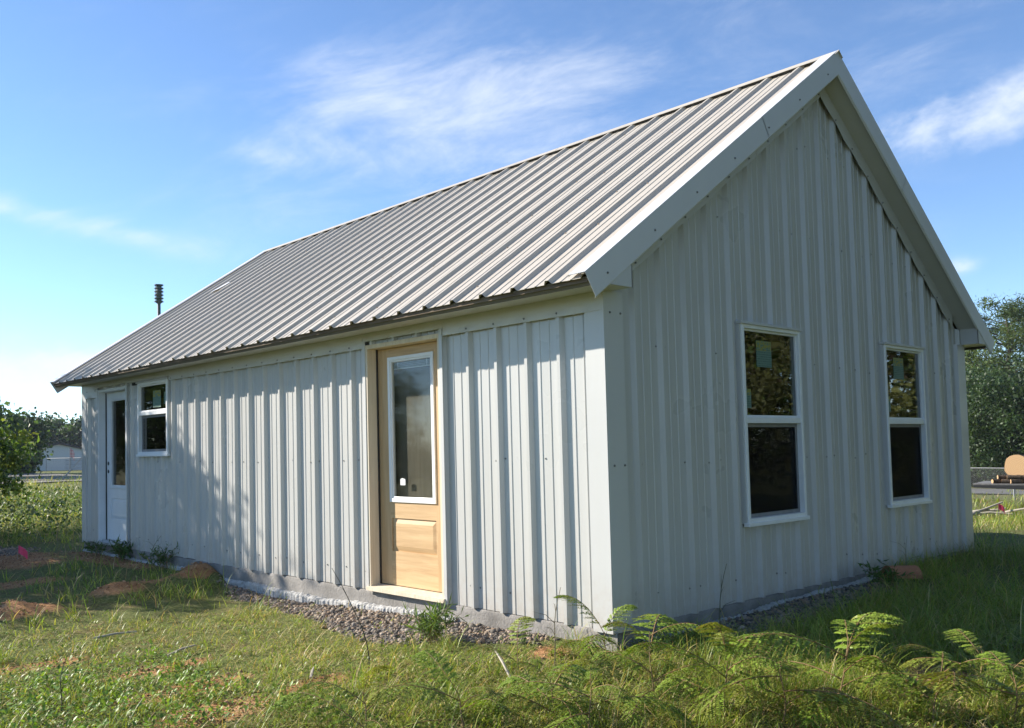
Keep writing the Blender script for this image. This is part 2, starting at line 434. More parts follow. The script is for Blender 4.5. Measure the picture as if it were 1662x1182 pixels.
# wall cores (framing, sheathing and inside lining) with their openings
def core(mb, u0, u1, z0, z1, openings, to3d, d0, d1):
    us = sorted(set([u0, u1] + [q for o in openings for q in o[:2]])); zs_ = sorted(set([z0, z1] + [max(z0, min(z1, q)) for o in openings for q in o[2:4]]))
    op = lambda u, z: any(o[0] < u < o[1] and o[2] < z < o[3] for o in openings)
    for a, b in zip(us[:-1], us[1:]):
        for c_, e in zip(zs_[:-1], zs_[1:]):
            um, zm = (a + b) / 2, (c_ + e) / 2
            if op(um, zm): continue
            mb.quad(to3d(a, d0, c_), to3d(b, d0, c_), to3d(b, d0, e), to3d(a, d0, e))
            mb.quad(to3d(a, d1, c_), to3d(b, d1, c_), to3d(b, d1, e), to3d(a, d1, e))
    for o in openings:
        a, b, c_, e = o; c_ = max(c_, z0)
        mb.quad(to3d(a, d0, c_), to3d(a, d1, c_), to3d(a, d1, e), to3d(a, d0, e))
        mb.quad(to3d(b, d0, c_), to3d(b, d1, c_), to3d(b, d1, e), to3d(b, d0, e))
        mb.quad(to3d(a, d0, e), to3d(b, d0, e), to3d(b, d1, e), to3d(a, d1, e))
        mb.quad(to3d(a, d0, c_), to3d(b, d0, c_), to3d(b, d1, c_), to3d(a, d1, c_))
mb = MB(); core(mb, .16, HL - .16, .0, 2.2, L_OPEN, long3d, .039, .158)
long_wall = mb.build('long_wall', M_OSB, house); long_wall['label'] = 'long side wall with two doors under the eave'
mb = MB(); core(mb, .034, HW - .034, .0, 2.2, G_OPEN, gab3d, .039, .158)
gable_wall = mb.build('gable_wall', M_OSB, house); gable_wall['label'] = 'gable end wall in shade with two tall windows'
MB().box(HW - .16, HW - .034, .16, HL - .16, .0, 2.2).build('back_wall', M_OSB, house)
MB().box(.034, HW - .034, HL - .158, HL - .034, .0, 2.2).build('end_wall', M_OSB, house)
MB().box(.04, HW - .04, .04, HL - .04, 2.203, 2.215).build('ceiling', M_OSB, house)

# ribbed wall sheets, one object for each 3 ft sheet
RL, RG = .3999, .3508
def sheets(parent, phase, u0, u1, ztop, openings, to3d, name, z0=0.0, seed=1):
    rg_ = random.Random(seed)
    e = phase + .034
    while e > u0: e -= 3 * P
    nth = 0
    while e < u1:
        a, b = max(e, u0), min(e + 3 * P, u1)
        if b - a > .01:
            mb = MB(); j = rg_.uniform(-.006, .006)
            lap = .0016 * (nth % 2); nth += 1
            wall_sheet(mb, phase, a, b, z0 + j, ztop, openings, lambda u, d, z: to3d(u, d - lap, z))
            if mb.f: mb.build(name, M_WALL, parent)
        e += 3 * P
sheets(long_wall, RL, .004, HL - .004, lambda u: 2.205, L_OPEN, long3d, 'wall_panel', 0.0, 3)
sheets(gable_wall, RG, .004, HW - .004, lambda u: zroof(u) - .215, G_OPEN, gab3d, 'wall_panel', 0.0, 4)
bw = MB(); wall_sheet(bw, RL, .004, HL - .004, 0, lambda u: 2.205, [], lambda u, d, z: (HW - d, u, z)); bw.build('wall_panel', M_WALL, house)
bw = MB(); wall_sheet(bw, RG, .004, HW - .004, 0, lambda u: zroof(u) - .215, [], lambda u, d, z: (u, HL - d, z)); bw.build('wall_panel', M_WALL, house)

# corner trims
def corner(cx_, cy_, sx, sy, w1=.155, w2=.20, zt=ZS - .002):
    mb = MB(); o = .005; t = .003; z0 = -.012
    X = lambda q: cx_ + sx * q
    Y = lambda q: cy_ + sy * q
    mb.prism([(X(-o), Y(-o), z0), (X(-o), Y(w1), z0), (X(.030), Y(w1 + .012), z0), (X(.030), Y(w1 + .012 - t), z0), (X(-o + t), Y(w1 - t), z0), (X(-o + t), Y(-o + t), z0),
              (X(w2 - t), Y(-o + t), z0), (X(w2 + .009), Y(.030), z0), (X(w2 + .012), Y(.030), z0), (X(w2), Y(-o), z0)],
             [(X(-o), Y(-o), zt), (X(-o), Y(w1), zt), (X(.030), Y(w1 + .012), zt), (X(.030), Y(w1 + .012 - t), zt), (X(-o + t), Y(w1 - t), zt), (X(-o + t), Y(-o + t), zt),
              (X(w2 - t), Y(-o + t), zt), (X(w2 + .009), Y(.030), zt), (X(w2 + .012), Y(.030), zt), (X(w2), Y(-o), zt)])
    return mb.build('corner_trim', M_TRIM, house)
corner(0, 0, 1, 1); corner(0, HL, 1, -1); corner(HW, 0, -1, 1); corner(HW, HL, -1, -1)

# slab
rs = np.random.RandomState(11)
def slab_edge(axis_):
    mb = MB(); n = 240
    Ln = HL if axis_ == 'y' else HW
    us = np.linspace(-.02 if axis_ == 'y' else .03, Ln - .02, n)
    prof = [(.034, -.004), (.026, -.006), (.020, -.014), (.018, -.05), (.016, -.09), (.012, -.14), (.004, -.19), (-.006, -.5)]
    idx_ = []
    for u in us:
        row = []
        for (q, z) in prof:
            qq = q + rs.uniform(-.003, .003); row.append(len(mb.v))
            mb.v.append((qq, u, z + (rs.uniform(-.006, .004) if z < -.01 else 0)) if axis_ == 'y' else (u, qq, z + (rs.uniform(-.006, .004) if z < -.01 else 0)))
        idx_.append(row)
    for r0, r1 in zip(idx_[:-1], idx_[1:]):
        for a in range(len(prof) - 1): mb.f.append((r0[a], r1[a], r1[a + 1], r0[a + 1]))
    return mb
slab = MB().box(.03, HW - .03, .03, HL - .03, -.5, -.0035).build('slab', M_CONC, house)
slab_edge('y').build('slab_edge', M_CONC, slab, True); slab_edge('x').build('slab_edge', M_CONC, slab, True)
def footing(axis_, a, b, n, zf):
    mb = MB(); us = np.linspace(a, b, n); rows = []
    for u in us:
        z0 = zf(u) + rs.uniform(-.006, .006) + .012 * math.sin(u * 5.3) * math.sin(u * 2.1 + 1); out = .022 + .012 * math.sin(u * 7.7) + rs.uniform(-.006, .008); row = []
        for q, z in [(.01, z0 + .022 + rs.uniform(-.004, .004)), (-out * .6, z0 + .013 + rs.uniform(-.003, .003)), (-out, z0), (-out * 1.1, z0 - .2)]:
            row.append(len(mb.v)); mb.v.append((q, u, z) if axis_ == 'y' else (u, q, z))
        rows.append(row)
    for r0, r1 in zip(rows[:-1], rows[1:]):
        for i in range(3): mb.f.append((r0[i], r1[i], r1[i + 1], r0[i + 1]))
    return mb
ft = footing('y', 1.5, HL - .05, 460, lambda u: float(np.interp(u, [0, .5, 1.8, 3.8, 6, 9.5], [-.075, -.075, -.112, -.165, -.135, -.125]))).build('footing', M_FOOT, slab)
ft['label'] = 'rough white concrete lip along the foot of the slab'
footing('x', .3, 4.3, 160, lambda u: -.128 + .02 * u).build('footing', M_FOOT, slab)

# long wall frieze trim under the soffit
def frieze_piece(y0, y1, z0, z1):
    mb = MB(); n = max(2, int((y1 - y0) / .05)); rows = []
    for i in range(n + 1):
        y = y0 + (y1 - y0) * i / n
        ph = ((y - RL) / P) % 1.0; bow = .007 * math.sin(math.pi * ph) ** 2          # edge bows in between the ribs
        row = []
        for x, z in ((-.006, z1), (-.0065, z0 + .05), (-.010 + bow, z0 + .004), (-.008 + bow, z0), (-.003 + bow, z0 + .001), (-.001, z1)):
            row.append(len(mb.v)); mb.v.append((x, y, z))
        rows.append(row)
    for r0, r1 in zip(rows[:-1], rows[1:]):
        for i in range(5): mb.f.append((r0[i], r0[i + 1], r1[i + 1], r1[i]))
    mb.f.append(tuple(rows[0])); mb.f.append(tuple(reversed(rows[-1])))
    return mb.build('frieze_trim', M_TRIM, long_wall)
frieze_piece(.012, 1.585, 2.092, ZS - .004); frieze_piece(1.588, 2.645, 2.150, ZS - .004); frieze_piece(2.648, 5.60, 2.092, ZS - .004)
frieze_piece(5.603, 6.555, 2.096, ZS - .004); frieze_piece(6.558, 7.79, 2.145, ZS - .004); frieze_piece(7.793, 8.88, 2.150, ZS - .004); frieze_piece(8.883, HL - .012, 2.02, ZS - .004)
# dark foam closures behind the frieze, between the ribs
mb = MB()
for kk in range(-1, 31):
    c = RL + kk * P
    a, b = c + .035, c + P - .035
    if b < .18 or a > HL - .2: continue
    if any(o[0] - .06 < (a + b) / 2 < o[1] + .06 for o in L_OPEN): continue
    mb.box(.003, .028, max(a, .18), min(b, HL - .2), 2.108, 2.14)
mb.build('foam_closure', M_GROOVE, long_wall)['kind'] = 'stuff'

# ---- roof
roof = MB().prism([(-OE + .03, -OR + .02, zroof(-OE + .03) - .05), (XR, -OR + .02, zroof(XR) - .05), (HW + OE - .03, -OR + .02, zroof(-OE + .03) - .05), (HW + OE - .03, -OR + .02, zroof(-OE + .03) - .075), (XR, -OR + .02, zroof(XR) - .075), (-OE + .03, -OR + .02, zroof(-OE + .03) - .075)],
                  [(-OE + .03, HL + OR - .02, zroof(-OE + .03) - .05), (XR, HL + OR - .02, zroof(XR) - .05), (HW + OE - .03, HL + OR - .02, zroof(-OE + .03) - .05), (HW + OE - .03, HL + OR - .02, zroof(-OE + .03) - .075), (XR, HL + OR - .02, zroof(XR) - .075), (-OE + .03, HL + OR - .02, zroof(-OE + .03) - .075)]).build('roof', M_OSB, house)
roof['label'] = 'tan ribbed steel gable roof'
RR = .143
cosr = 1 / math.hypot(1, SL); sinr = SL * cosr
SLOPE_LEN = (XR + OE) / cosr
def roof_pt(s, y, d, side):
    """s up the slope from the eave edge, d down into the roof"""
    x = -OE + s * cosr + d * sinr; z = 2.272 + s * sinr - d * cosr
    return (x, y, z) if side == 0 else (HW - x, y, z)
for side in (0, 1):
    e = RR - P * .5 - 3 * P * 1
    kk = 0
    while e < HL + OR:
        a, b = max(e, -OR + .01), min(e + 3 * P, HL + OR - .01)
        if b - a > .02:
            pr = profile(RR, a, b, .027)
            mb = MB(); s0 = -.012 + .004 * ((kk * 7) % 3 - 1)
            for (u0, d0), (u1, d1) in zip(pr[:-1], pr[1:]):
                A_, B_, C_, D_ = roof_pt(s0, u0, d0, side), roof_pt(s0, u1, d1, side), roof_pt(SLOPE_LEN - .03, u1, d1, side), roof_pt(SLOPE_LEN - .03, u0, d0, side)
                mb.quad(A_, B_, C_, D_) if side else mb.quad(A_, D_, C_, B_)
                # turned-down edge thickness at the eave
                A2, B2 = roof_pt(s0 + .002, u0, d0 + .0035, side), roof_pt(s0 + .002, u1, d1 + .0035, side)
                mb.quad(A_, B_, B2, A2)
            mb.build('roof_panel', M_ROOF, roof)
        e += 3 * P; kk += 1
# ridge cap
mb = MB()
cw = .08
for y0, y1 in ((-OR - .015, 3.05), (3.04, 6.10), (6.09, HL + OR + .015)):
    lift = .006 if y0 < 3.045 and y0 > 0 else .004
    pts = [roof_pt(SLOPE_LEN - cw, 0, -lift - .002, 0), roof_pt(SLOPE_LEN - .02, 0, -lift - .004, 0), (XR, 0, zroof(XR) + .014), roof_pt(SLOPE_LEN - .02, 0, -lift - .004, 1), roof_pt(SLOPE_LEN - cw, 0, -lift - .002, 1),
           roof_pt(SLOPE_LEN - cw, 0, -lift + .001, 1), (XR, 0, zroof(XR) + .008), roof_pt(SLOPE_LEN - cw, 0, -lift + .001, 0)]
    mb = MB(); mb.prism([(p_[0], y0, p_[2]) for p_ in pts], [(p_[0], y1, p_[2]) for p_ in pts]); mb.build('ridge_cap', M_ROOF, roof)
# dark closures under the ridge cap
for side in (0, 1):
    mb = MB()
    for kk in range(-1, 32):
        a, b = RR + kk * P + .035, RR + (kk + 1) * P - .035
        if a < -OR + .1 or b > HL + OR - .1: continue
        q = [roof_pt(SLOPE_LEN - cw + .02, a, .028, side), roof_pt(SLOPE_LEN - cw + .02, b, .028, side), roof_pt(SLOPE_LEN - cw + .02, b, .002, side), roof_pt(SLOPE_LEN - cw + .02, a, .002, side)]
        r_ = [roof_pt(SLOPE_LEN - cw + .05, a, .028, side), roof_pt(SLOPE_LEN - cw + .05, b, .028, side), roof_pt(SLOPE_LEN - cw + .05, b, .002, side), roof_pt(SLOPE_LEN - cw + .05, a, .002, side)]
        mb.prism(q, r_)
    mb.build('ridge_closure', M_GROOVE, roof)['kind'] = 'stuff'
# rake trims: flat flange over the sheet edge and a deep face
def rake(side, yo, sgn):
    """yo outer plane, sgn +1 when the roof lies at +y"""
    joints = [(-.012, 2.62), (2.612, SLOPE_LEN + .005)]
    for n_, (s0, s1) in enumerate(joints):
        mb = MB(); l = .004 + .0012 * n_; t = .003; H = .165
        prof = [(yo + sgn * .14, .004 - l + .008), (yo + sgn * .135, -l - .004), (yo, -l - .006), (yo, H), (yo + sgn * .012, H + .012), (yo + sgn * .015, H + .010), (yo + sgn * t, H - .002), (yo + sgn * t, -l - .002), (yo + sgn * .135, -l), ]
        a = [roof_pt(s0, y, d, side) for y, d in prof]
        b = []
        for y, d in prof:
            q = roof_pt(s1, y, d, side)
            if n_ == 1: q = (XR, y, zroof(XR) - d / cosr)
            b.append(q)
        mb.prism(a, b); mb.build('rake_trim', M_RAKE, roof)
for side in (0, 1):
    rake(side, -OR, 1); rake(side, HL + OR, -1)
# rake soffit
for y0, y1 in ((-OR + .012, .02), (HL - .02, HL + OR - .012)):
    for side in (0, 1):
        dz = .19
        def q(x, y, z): return (x, y, z) if side == 0 else (HW - x, y, z)
        x0 = .07
        MB().prism([q(x0, y0, zroof(x0) - dz), q(XR, y0, zroof(XR) - dz), q(XR, y0, zroof(XR) - dz + .012), q(x0, y0, zroof(x0) - dz + .012)],
                   [q(x0, y1, zroof(x0) - dz), q(XR, y1, zroof(XR) - dz), q(XR, y1, zroof(XR) - dz + .012), q(x0, y1, zroof(x0) - dz + .012)]).build('rake_soffit', M_TRIM, roof)
# gable frieze trims (bow over the ribs)
def gfrieze(y, out, phase):
    for side in (0, 1):
        for s_a, s_b, off in ((.30, 2.02, 0), (2.00, XR, .003)):
            mb = MB(); n = 46; rows = []
            for i in range(n + 1):
                x = s_a + (s_b - s_a) * i / n
                xx = x if side == 0 else HW - x
                ph = ((xx - phase) / P) % 1.0; bow = .005 * math.sin(math.pi * ph) ** 2 * (1.0 if side else .4)
                top, bot = zroof(x) - .188, zroof(x) - .350 + .006 * math.sin(x * 9)
                if x > XR - .001: pass
                row = []
                for dd, z in ((-.005 - off, top), (-.006 - off, bot + .03), (-.011 - off + bow, bot), (-.008 - off + bow, bot), (-.001 - off, top)):
                    row.append(len(mb.v)); mb.v.append((xx, y + out * dd, z))
                rows.append(row)
            for r0, r1 in zip(rows[:-1], rows[1:]):
                for i in range(4): mb.f.append((r0[i], r0[i + 1], r1[i + 1], r1[i]))
            mb.f.append(tuple(rows[0])); mb.f.append(tuple(rows[-1]))
            mb.build('gable_frieze', M_TRIM, gable_wall if y < 1 else house)
gfrieze(0, 1, RG)
# eave: fascia, soffit, boxed returns
for side in (0, 1):
    def q(x): return x if side == 0 else HW - x
    def bx(x0, x1, *r): 
        a, b = sorted((q(x0), q(x1))); return MB().box(a, b, *r)
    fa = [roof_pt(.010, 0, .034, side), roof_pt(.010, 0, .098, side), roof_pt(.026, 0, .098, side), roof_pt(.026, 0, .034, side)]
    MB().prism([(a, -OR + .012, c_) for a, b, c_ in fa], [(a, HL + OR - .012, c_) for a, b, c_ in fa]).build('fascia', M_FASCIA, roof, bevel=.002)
    bx(-OE + .075, -.0005, -OR + .006, HL + OR - .006, ZS - .003, ZS + .010).build('soffit', M_TRIM, roof)
    for ya, yb in ((-OR + .004, -.001), (HL + .001, HL + OR - .004)):
        xe = .085
        yf = ya if ya < 0 else yb - .006
        # front plate of the boxed return
        P0 = [(q(-OE + .13), yf, ZS - .003), (q(xe), yf, ZS - .003), (q(xe), yf, zroof(xe) - .17), (q(-OE + .13), yf, zroof(-OE + .13) - .10)]
        MB().prism(P0, [(a, b + .006, c_) for a, b, c_ in P0]).build('eave_return', M_TRIM, roof)
        bx(xe - .006, xe, ya, yb, ZS - .002, zroof(xe) - .19).build('eave_return', M_TRIM, roof)
        bx(-.0005, xe - .006, ya + .006, yb, ZS - .003, ZS + .008).build('eave_return', M_TRIM, roof)

# screws
def screw_mesh(pts, nrm):
    mb = MB(); nrm = np.array(nrm, float); nrm /= np.linalg.norm(nrm)
    a = np.cross(nrm, (0.3, .8, .52)); a /= np.linalg.norm(a); b = np.cross(nrm, a)
    for p_ in pts:
        p_ = np.array(p_, float); n = len(mb.v)
        for r_, h in ((.0085, 0.), (.0085, .0025), (.005, .003), (.005, .008)):
            for k_ in range(6):
                w = k_ * math.pi / 3; mb.v.append(tuple(p_ + nrm * h + r_ * (math.cos(w) * a + math.sin(w) * b)))
        for lv in range(3):
            for k_ in range(6):
                k2 = (k_ + 1) % 6; mb.f.append((n + lv * 6 + k_, n + lv * 6 + k2, n + (lv + 1) * 6 + k2, n + (lv + 1) * 6 + k_))
        mb.f.append(tuple(n + 18 + k_ for k_ in range(6)))
    return mb
rng = random.Random(4)
def blocked(u, z, ops): return any(o[0] - .06 < u < o[1] + .06 and o[2] - .06 < z < o[3] + .06 for o in ops)
pts = []
for z in (.16, 1.115):
    for kk in range(30):
        u = RL + kk * P + rng.choice((.055, .11, .16, .25)) + rng.uniform(-.01, .01)
        if .2 < u < HL - .2 and not blocked(u, z, L_OPEN): pts.append((.034, u, z + rng.uniform(-.012, .012)))
for kk in range(30):
    u = RL + kk * P
    if .05 < u < HL - .05 and not blocked(u, 2.0, [DOOR, FDOOR, FWIN]): pts.append((-.0085, u + rng.uniform(-.008, .008), 2.118))
o = screw_mesh(pts, (-1, 0, 0)).build('screw_heads', M_SCREW, long_wall); o['kind'] = 'stuff'
pts = []
for z in (.17, 1.07, 1.86, 2.95, 3.75):
    for kk in range(21):
        u = RG + kk * P + rng.choice((.05, .10, .20, .255)) + rng.uniform(-.01, .01)
        if .22 < u < HW - .22 and z < zroof(u) - .42 and not blocked(u, z, G_OPEN): pts.append((u, .034, z + rng.uniform(-.03, .03)))
for kk in range(21):
    u = RG + kk * P
    if .35 < u < HW - .35: pts.append((u, -.010, zroof(u) - .315))
for u in (.06, .17):
    for z in (.15, 1.07, 2.08): pts.append((u, -.0055, z))
o = screw_mesh(pts, (0, -1, 0)).build('screw_heads', M_SCREW, gable_wall); o['kind'] = 'stuff'
pts = []
for s in (.25, 1.0, 1.75, 2.5, 3.25, 3.85):
    for kk in range(32):
        y = RR + kk * P + rng.choice((.055, .25)) + rng.uniform(-.006, .006)
        if -OR + .16 < y < HL + OR - .16: pts.append(roof_pt(s + rng.uniform(-.02, .02), y, .027, 0))
o = screw_mesh(pts, (-sinr, 0, cosr)).build('screw_heads', simple('tan_screw_paint', (.30, .24, .18), .5), roof); o['kind'] = 'stuff'
pts = [roof_pt(s, -OR, .10, 0) for s in np.arange(.18, 4.1, .62)]
o = screw_mesh([(p_[0], p_[1], p_[2]) for p_ in pts], (0, -1, 0)).build('rake_screw_heads', M_SCREW, roof); o['kind'] = 'stuff'

# ---- windows
k = Mat('printed_sticker'); p = k.obj(); sx_ = k.node('ShaderNodeSeparateXYZ'); k.l.new(p, sx_.inputs[0])
ln = k.math('GREATER_THAN', k.math('FRACT', k.math('MULTIPLY', sx_.outputs[2], 55.)), .55)
tx = k.math('GREATER_THAN', k.noise(k.mapv(p, (160, 160, 30)), 1.0, 2, .5), .47)
c = k.mix(k.math('MULTIPLY', k.math('MULTIPLY', ln, tx), .7), (.13, .22, .175), (.03, .07, .05))
top = k.math('GREATER_THAN', sx_.outputs[2], .025)
logo = k.math('GREATER_THAN', k.noise(k.mapv(p, (30, 30, 40)), 1.0, 3, .6), .48)
c = k.mix(k.math('MULTIPLY', top, logo), c, (.26, .25, .05))
k.pbsdf(c, .6, .3); M_STICK = k.m
def window(u0, u1, z0, z1, rail, to3d, parent, label, seed, screen=True):
    """to3d(u, d, z): d outwards is negative"""
    def bx(a, b, c_, e, d0, d1):
        A_, B_ = to3d(a, d0, c_), to3d(b, d1, e)
        lo = [min(i, j) for i, j in zip(A_, B_)]; hi = [max(i, j) for i, j in zip(A_, B_)]
        return (lo[0], hi[0], lo[1], hi[1], lo[2], hi[2])
    fw, m = .034, MB()
    m.box(*bx(u0, u0 + fw, z0, z1, -.016, .07)); m.box(*bx(u1 - fw, u1, z0, z1, -.016, .07))
    m.box(*bx(u0 + fw, u1 - fw, z1 - fw, z1, -.015, .07)); m.box(*bx(u0 + fw, u1 - fw, z0, z0 + fw, -.015, .07))
    w = m.build('window', M_VINYL, parent, bevel=.004); w['label'] = label
    m = MB().box(*bx(u0 - .018, u1 + .018, z0 - .027, z0 + .004, -.030, .02)); m.build('sill', M_VINYL, w, bevel=.004)
    m = MB().box(*bx(u0 - .022, u1 + .022, z1 - .004, z1 + .018, -.030, .03)); m.build('drip_cap', M_TRIM, w, bevel=.002)
    MB().box(*bx(u0 - .016, u0 - .001, z0 - .002, z1 - .005, -.004, .034)).build('j_channel', M_TRIM, w); MB().box(*bx(u1 + .001, u1 + .016, z0 - .002, z1 - .005, -.004, .034)).build('j_channel', M_TRIM, w)
    MB().box(*bx(u0 + fw, u1 - fw, rail - .024, rail + .024, -.008, .045)).build('meeting_rail', M_VINYL, w, bevel=.003)
    # upper and lower sash
    for c_, e, d in ((rail + .024, z1 - fw, .020), (z0 + fw, rail - .024, .040)):
        a, b, t = u0 + fw, u1 - fw, (.016 if d < .03 else .030); m = MB()
        m.box(*bx(a, a + t, c_, e, d - .012, d + .02)); m.box(*bx(b - t, b, c_, e, d - .012, d + .02)); m.box(*bx(a + t, b - t, e - t, e, d - .0115, d + .02)); m.box(*bx(a + t, b - t, c_, c_ + t, d - .0115, d + .02))
        m.build('sash', M_VINYL if d < .03 else simple('grey_screen_frame', (.20, .205, .21), .5), w)
        MB().box(*bx(a + t, b - t, c_ + t, e - t, d, d + .006)).build('pane', M_GLASS, w)
        if d > .03 and screen:
            MB().box(*bx(a + t, b - t, c_ + t, e - t, d - .008, d - .0065)).build('insect_screen', M_SCREEN, w)
    # makers' stickers on the upper pane
    uc, zc = u0 + (u1 - u0) * .41, z1 - .22
    def stick(uc, zc, w_, h_):
        m = MB(); q = [to3d(uc - w_, 0, -h_), to3d(uc + w_, 0, -h_), to3d(uc + w_, 0, h_), to3d(uc - w_, 0, h_)]
        c0 = np.array(to3d(uc, 0, 0)); q = [np.array(i) - c0 for i in q]
        n_ = np.array(to3d(0, 1, 0)) * .0012
        m.prism(q, [i + n_ for i in q]); m.build('sticker', M_STICK, w, loc=to3d(uc, .0175, zc))
    stick(uc, zc, .115, .105); stick(u0 + fw + .075, rail + .17, .045, .075)
window(*GW1, 1.378, gab3d, gable_wall, 'tall white double-hung window nearer the corner', 1)
window(*GW2, 1.378, gab3d, gable_wall, 'tall white double-hung window farther from the corner', 2)
window(*FWIN, 1.728, long3d, long_wall, 'short white double-hung window beside the white door', 3, False)

# ---- doors
def door(op, wood_door, label):
    u0, u1, z0, z1 = op; D = .105                     # depth of the slab face
    jm = M_PINE if wood_door else M_WHITEDOOR
    fr = MB().box(-.006, .155, u1 - .040, u1, .0, z1).build('door_frame', jm, long_wall, bevel=.002)
    MB().box(-.0065, .155, u0, u0 + .040, .0, z1).build('jamb', jm, fr, bevel=.002)
    MB().box(-.006, .155, u0 + .040, u1 - .040, z1 - .036, z1).build('head', jm, fr, bevel=.002)
    MB().box(-.012, -.006, u1 - .016, u1 + .024, -.004, z1 + .03).build('casing', M_TRIM if wood_door else M_TRIM, fr)
    MB().box(-.012, -.006, u0 - .024, u0 + .012, -.004, z1 + .03).build('casing', M_TRIM, fr)
    MB().prism([(-.03, u0 - .002, .006), (.15, u0 - .002, .006), (.15, u0 - .002, .05), (.08, u0 - .002, .052), (-.03, u0 - .002, .036)], [(-.03, u1 + .002, .006), (.15, u1 + .002, .006), (.15, u1 + .002, .05), (.08, u1 + .002, .052), (-.03, u1 + .002, .036)]).build('door_sill', M_PINE if wood_door else simple('sill_metal', (.42, .42, .41), .5), fr)
    MB().box(D - .014, D - .001, u1 - .052, u1 - .040, .05, z1 - .036).build('weather_strip', M_BLACK, fr)
    a, b, c_, e = u0 + .044, u1 - .044, .058, z1 - .040
    g0, g1, h0, h1 = a + .165, b - .150, .760, 2.000   # glazing cut-out
    p0, p1, q0, q1 = g0 + .012, g1 - .012, .345, .625  # raised panel recess
    mv, mh = (M_DOOR, M_DOORH) if wood_door else (M_WHITEDOOR, M_WHITEDOOR)
    m = MB()
    m.box(D, D + .044, a, g0, c_, e); m.box(D, D + .044, g1, b, c_, e)
    d = m.build('door', mv, long_wall, bevel=.0015); d['label'] = label
    for ra in ((g0, g1, h1, e), (g0, g1, q1, h0), (g0, g1, c_, q0)): MB().box(D + .0005, D + .0435, *ra).build('rail', mh, d)
    for ra in ((g0, p0, q0, q1), (p1, g1, q0, q1)): MB().box(D + .0005, D + .0435, *ra).build('stile_strip', mh, d)
    # raised panel with bevelled field
    m = MB(); r_ = .045
    o_ = [(D + .014, p0, q0), (D + .014, p1, q0), (D + .014, p1, q1), (D + .014, p0, q1)]; i_ = [(D + .003, p0 + r_, q0 + r_), (D + .003, p1 - r_, q0 + r_), (D + .003, p1 - r_, q1 - r_), (D + .003, p0 + r_, q1 - r_)]
    n = len(m.v); m.v += o_ + i_; m.f += [(0, 3, 7, 4), (3, 2, 6, 7), (2, 1, 5, 6), (1, 0, 4, 5), (4, 7, 6, 5)]
    m.build('panel', mh, d)
    # white glazing frame, stepped
    m = MB(); gm_ = M_VINYL if wood_door else M_WHITEDOOR
    def ring(d0, d1, o0, o1, w_):
        m.box(d0, d1, g0 - o0, g0 - o0 + w_, h0 - o1, h1 + o1); m.box(d0, d1, g1 + o0 - w_, g1 + o0, h0 - o1, h1 + o1)
        m.box(d0 + .0004, d1, g0 - o0 + w_, g1 + o0 - w_, h0 - o1, h0 - o1 + w_); m.box(d0 + .0004, d1, g0 - o0 + w_, g1 + o0 - w_, h1 + o1 - w_, h1 + o1)
    ring(D - .012, D + .03, .0, .0, .030); ring(D - .004, D + .029, -.030, -.030, .016)
    m.build('glazing_frame', gm_, d, bevel=.003)
    MB().box(D + .012, D + .018, g0 + .046, g1 - .046, h0 + .046, h1 - .046).build('pane', M_DOORGLASS, d)
    if wood_door:
        # folded blind at the head of the glass, sticker low on the pane
        m = MB()
        bv = simple('blind_vinyl', (.34, .36, .36), .5)
        for i in range(4): MB().box(D + .020, D + .030, g0 + .048, g1 - .048, h1 - .100 + i * .013, h1 - .092 + i * .013).build('blind_slat', bv, d)
        MB().box(D + .019, D + .028, g0 + .047, g1 - .047, h1 - .108, h1 - .103).build('blind_rail', M_VINYL, d)
        for y in (g0 + .11, g1 - .11): MB().box(D + .0185, D + .0195, y - .003, y + .003, h1 - .10, h1 - .047).build('blind_cord', M_VINYL, d)
        MB().prism([(D + .0105, g1 - .19, .905), (D + .0105, g1 - .125, .905), (D + .0105, g1 - .125, .955), (D + .0105, g1 - .15, .965), (D + .0105, g1 - .19, .955)],
                   [(D + .0115, g1 - .19, .905), (D + .0115, g1 - .125, .905), (D + .0115, g1 - .125, .955), (D + .0115, g1 - .15, .965), (D + .0115, g1 - .19, .955)]).build('sticker', simple('white_label', (.8, .8, .8), .6), d)
    else:
        for z in (.99, 1.10): MB().tube([(D - .004, b - .065, z), (D + .002, b - .065, z)], [.026, .026], 14).build('lock_bore', M_BLACK, d)
    return d
door(DOOR, True, 'unpainted wood door with a tall glass light and one raised panel')
door(FDOOR, False, 'white painted door with a tall glass light')
# flip: lock bores of the far door face the far jamb (left in the view)
# plywood sheet standing just inside the wooden door, as its glass shows
pw = MB().box(.163, .175, 1.60, 2.64, .0, 2.1).build('plywood_sheet', wood('plywood', (.075, .064, .05), (.15, .128, .10), .35), house)

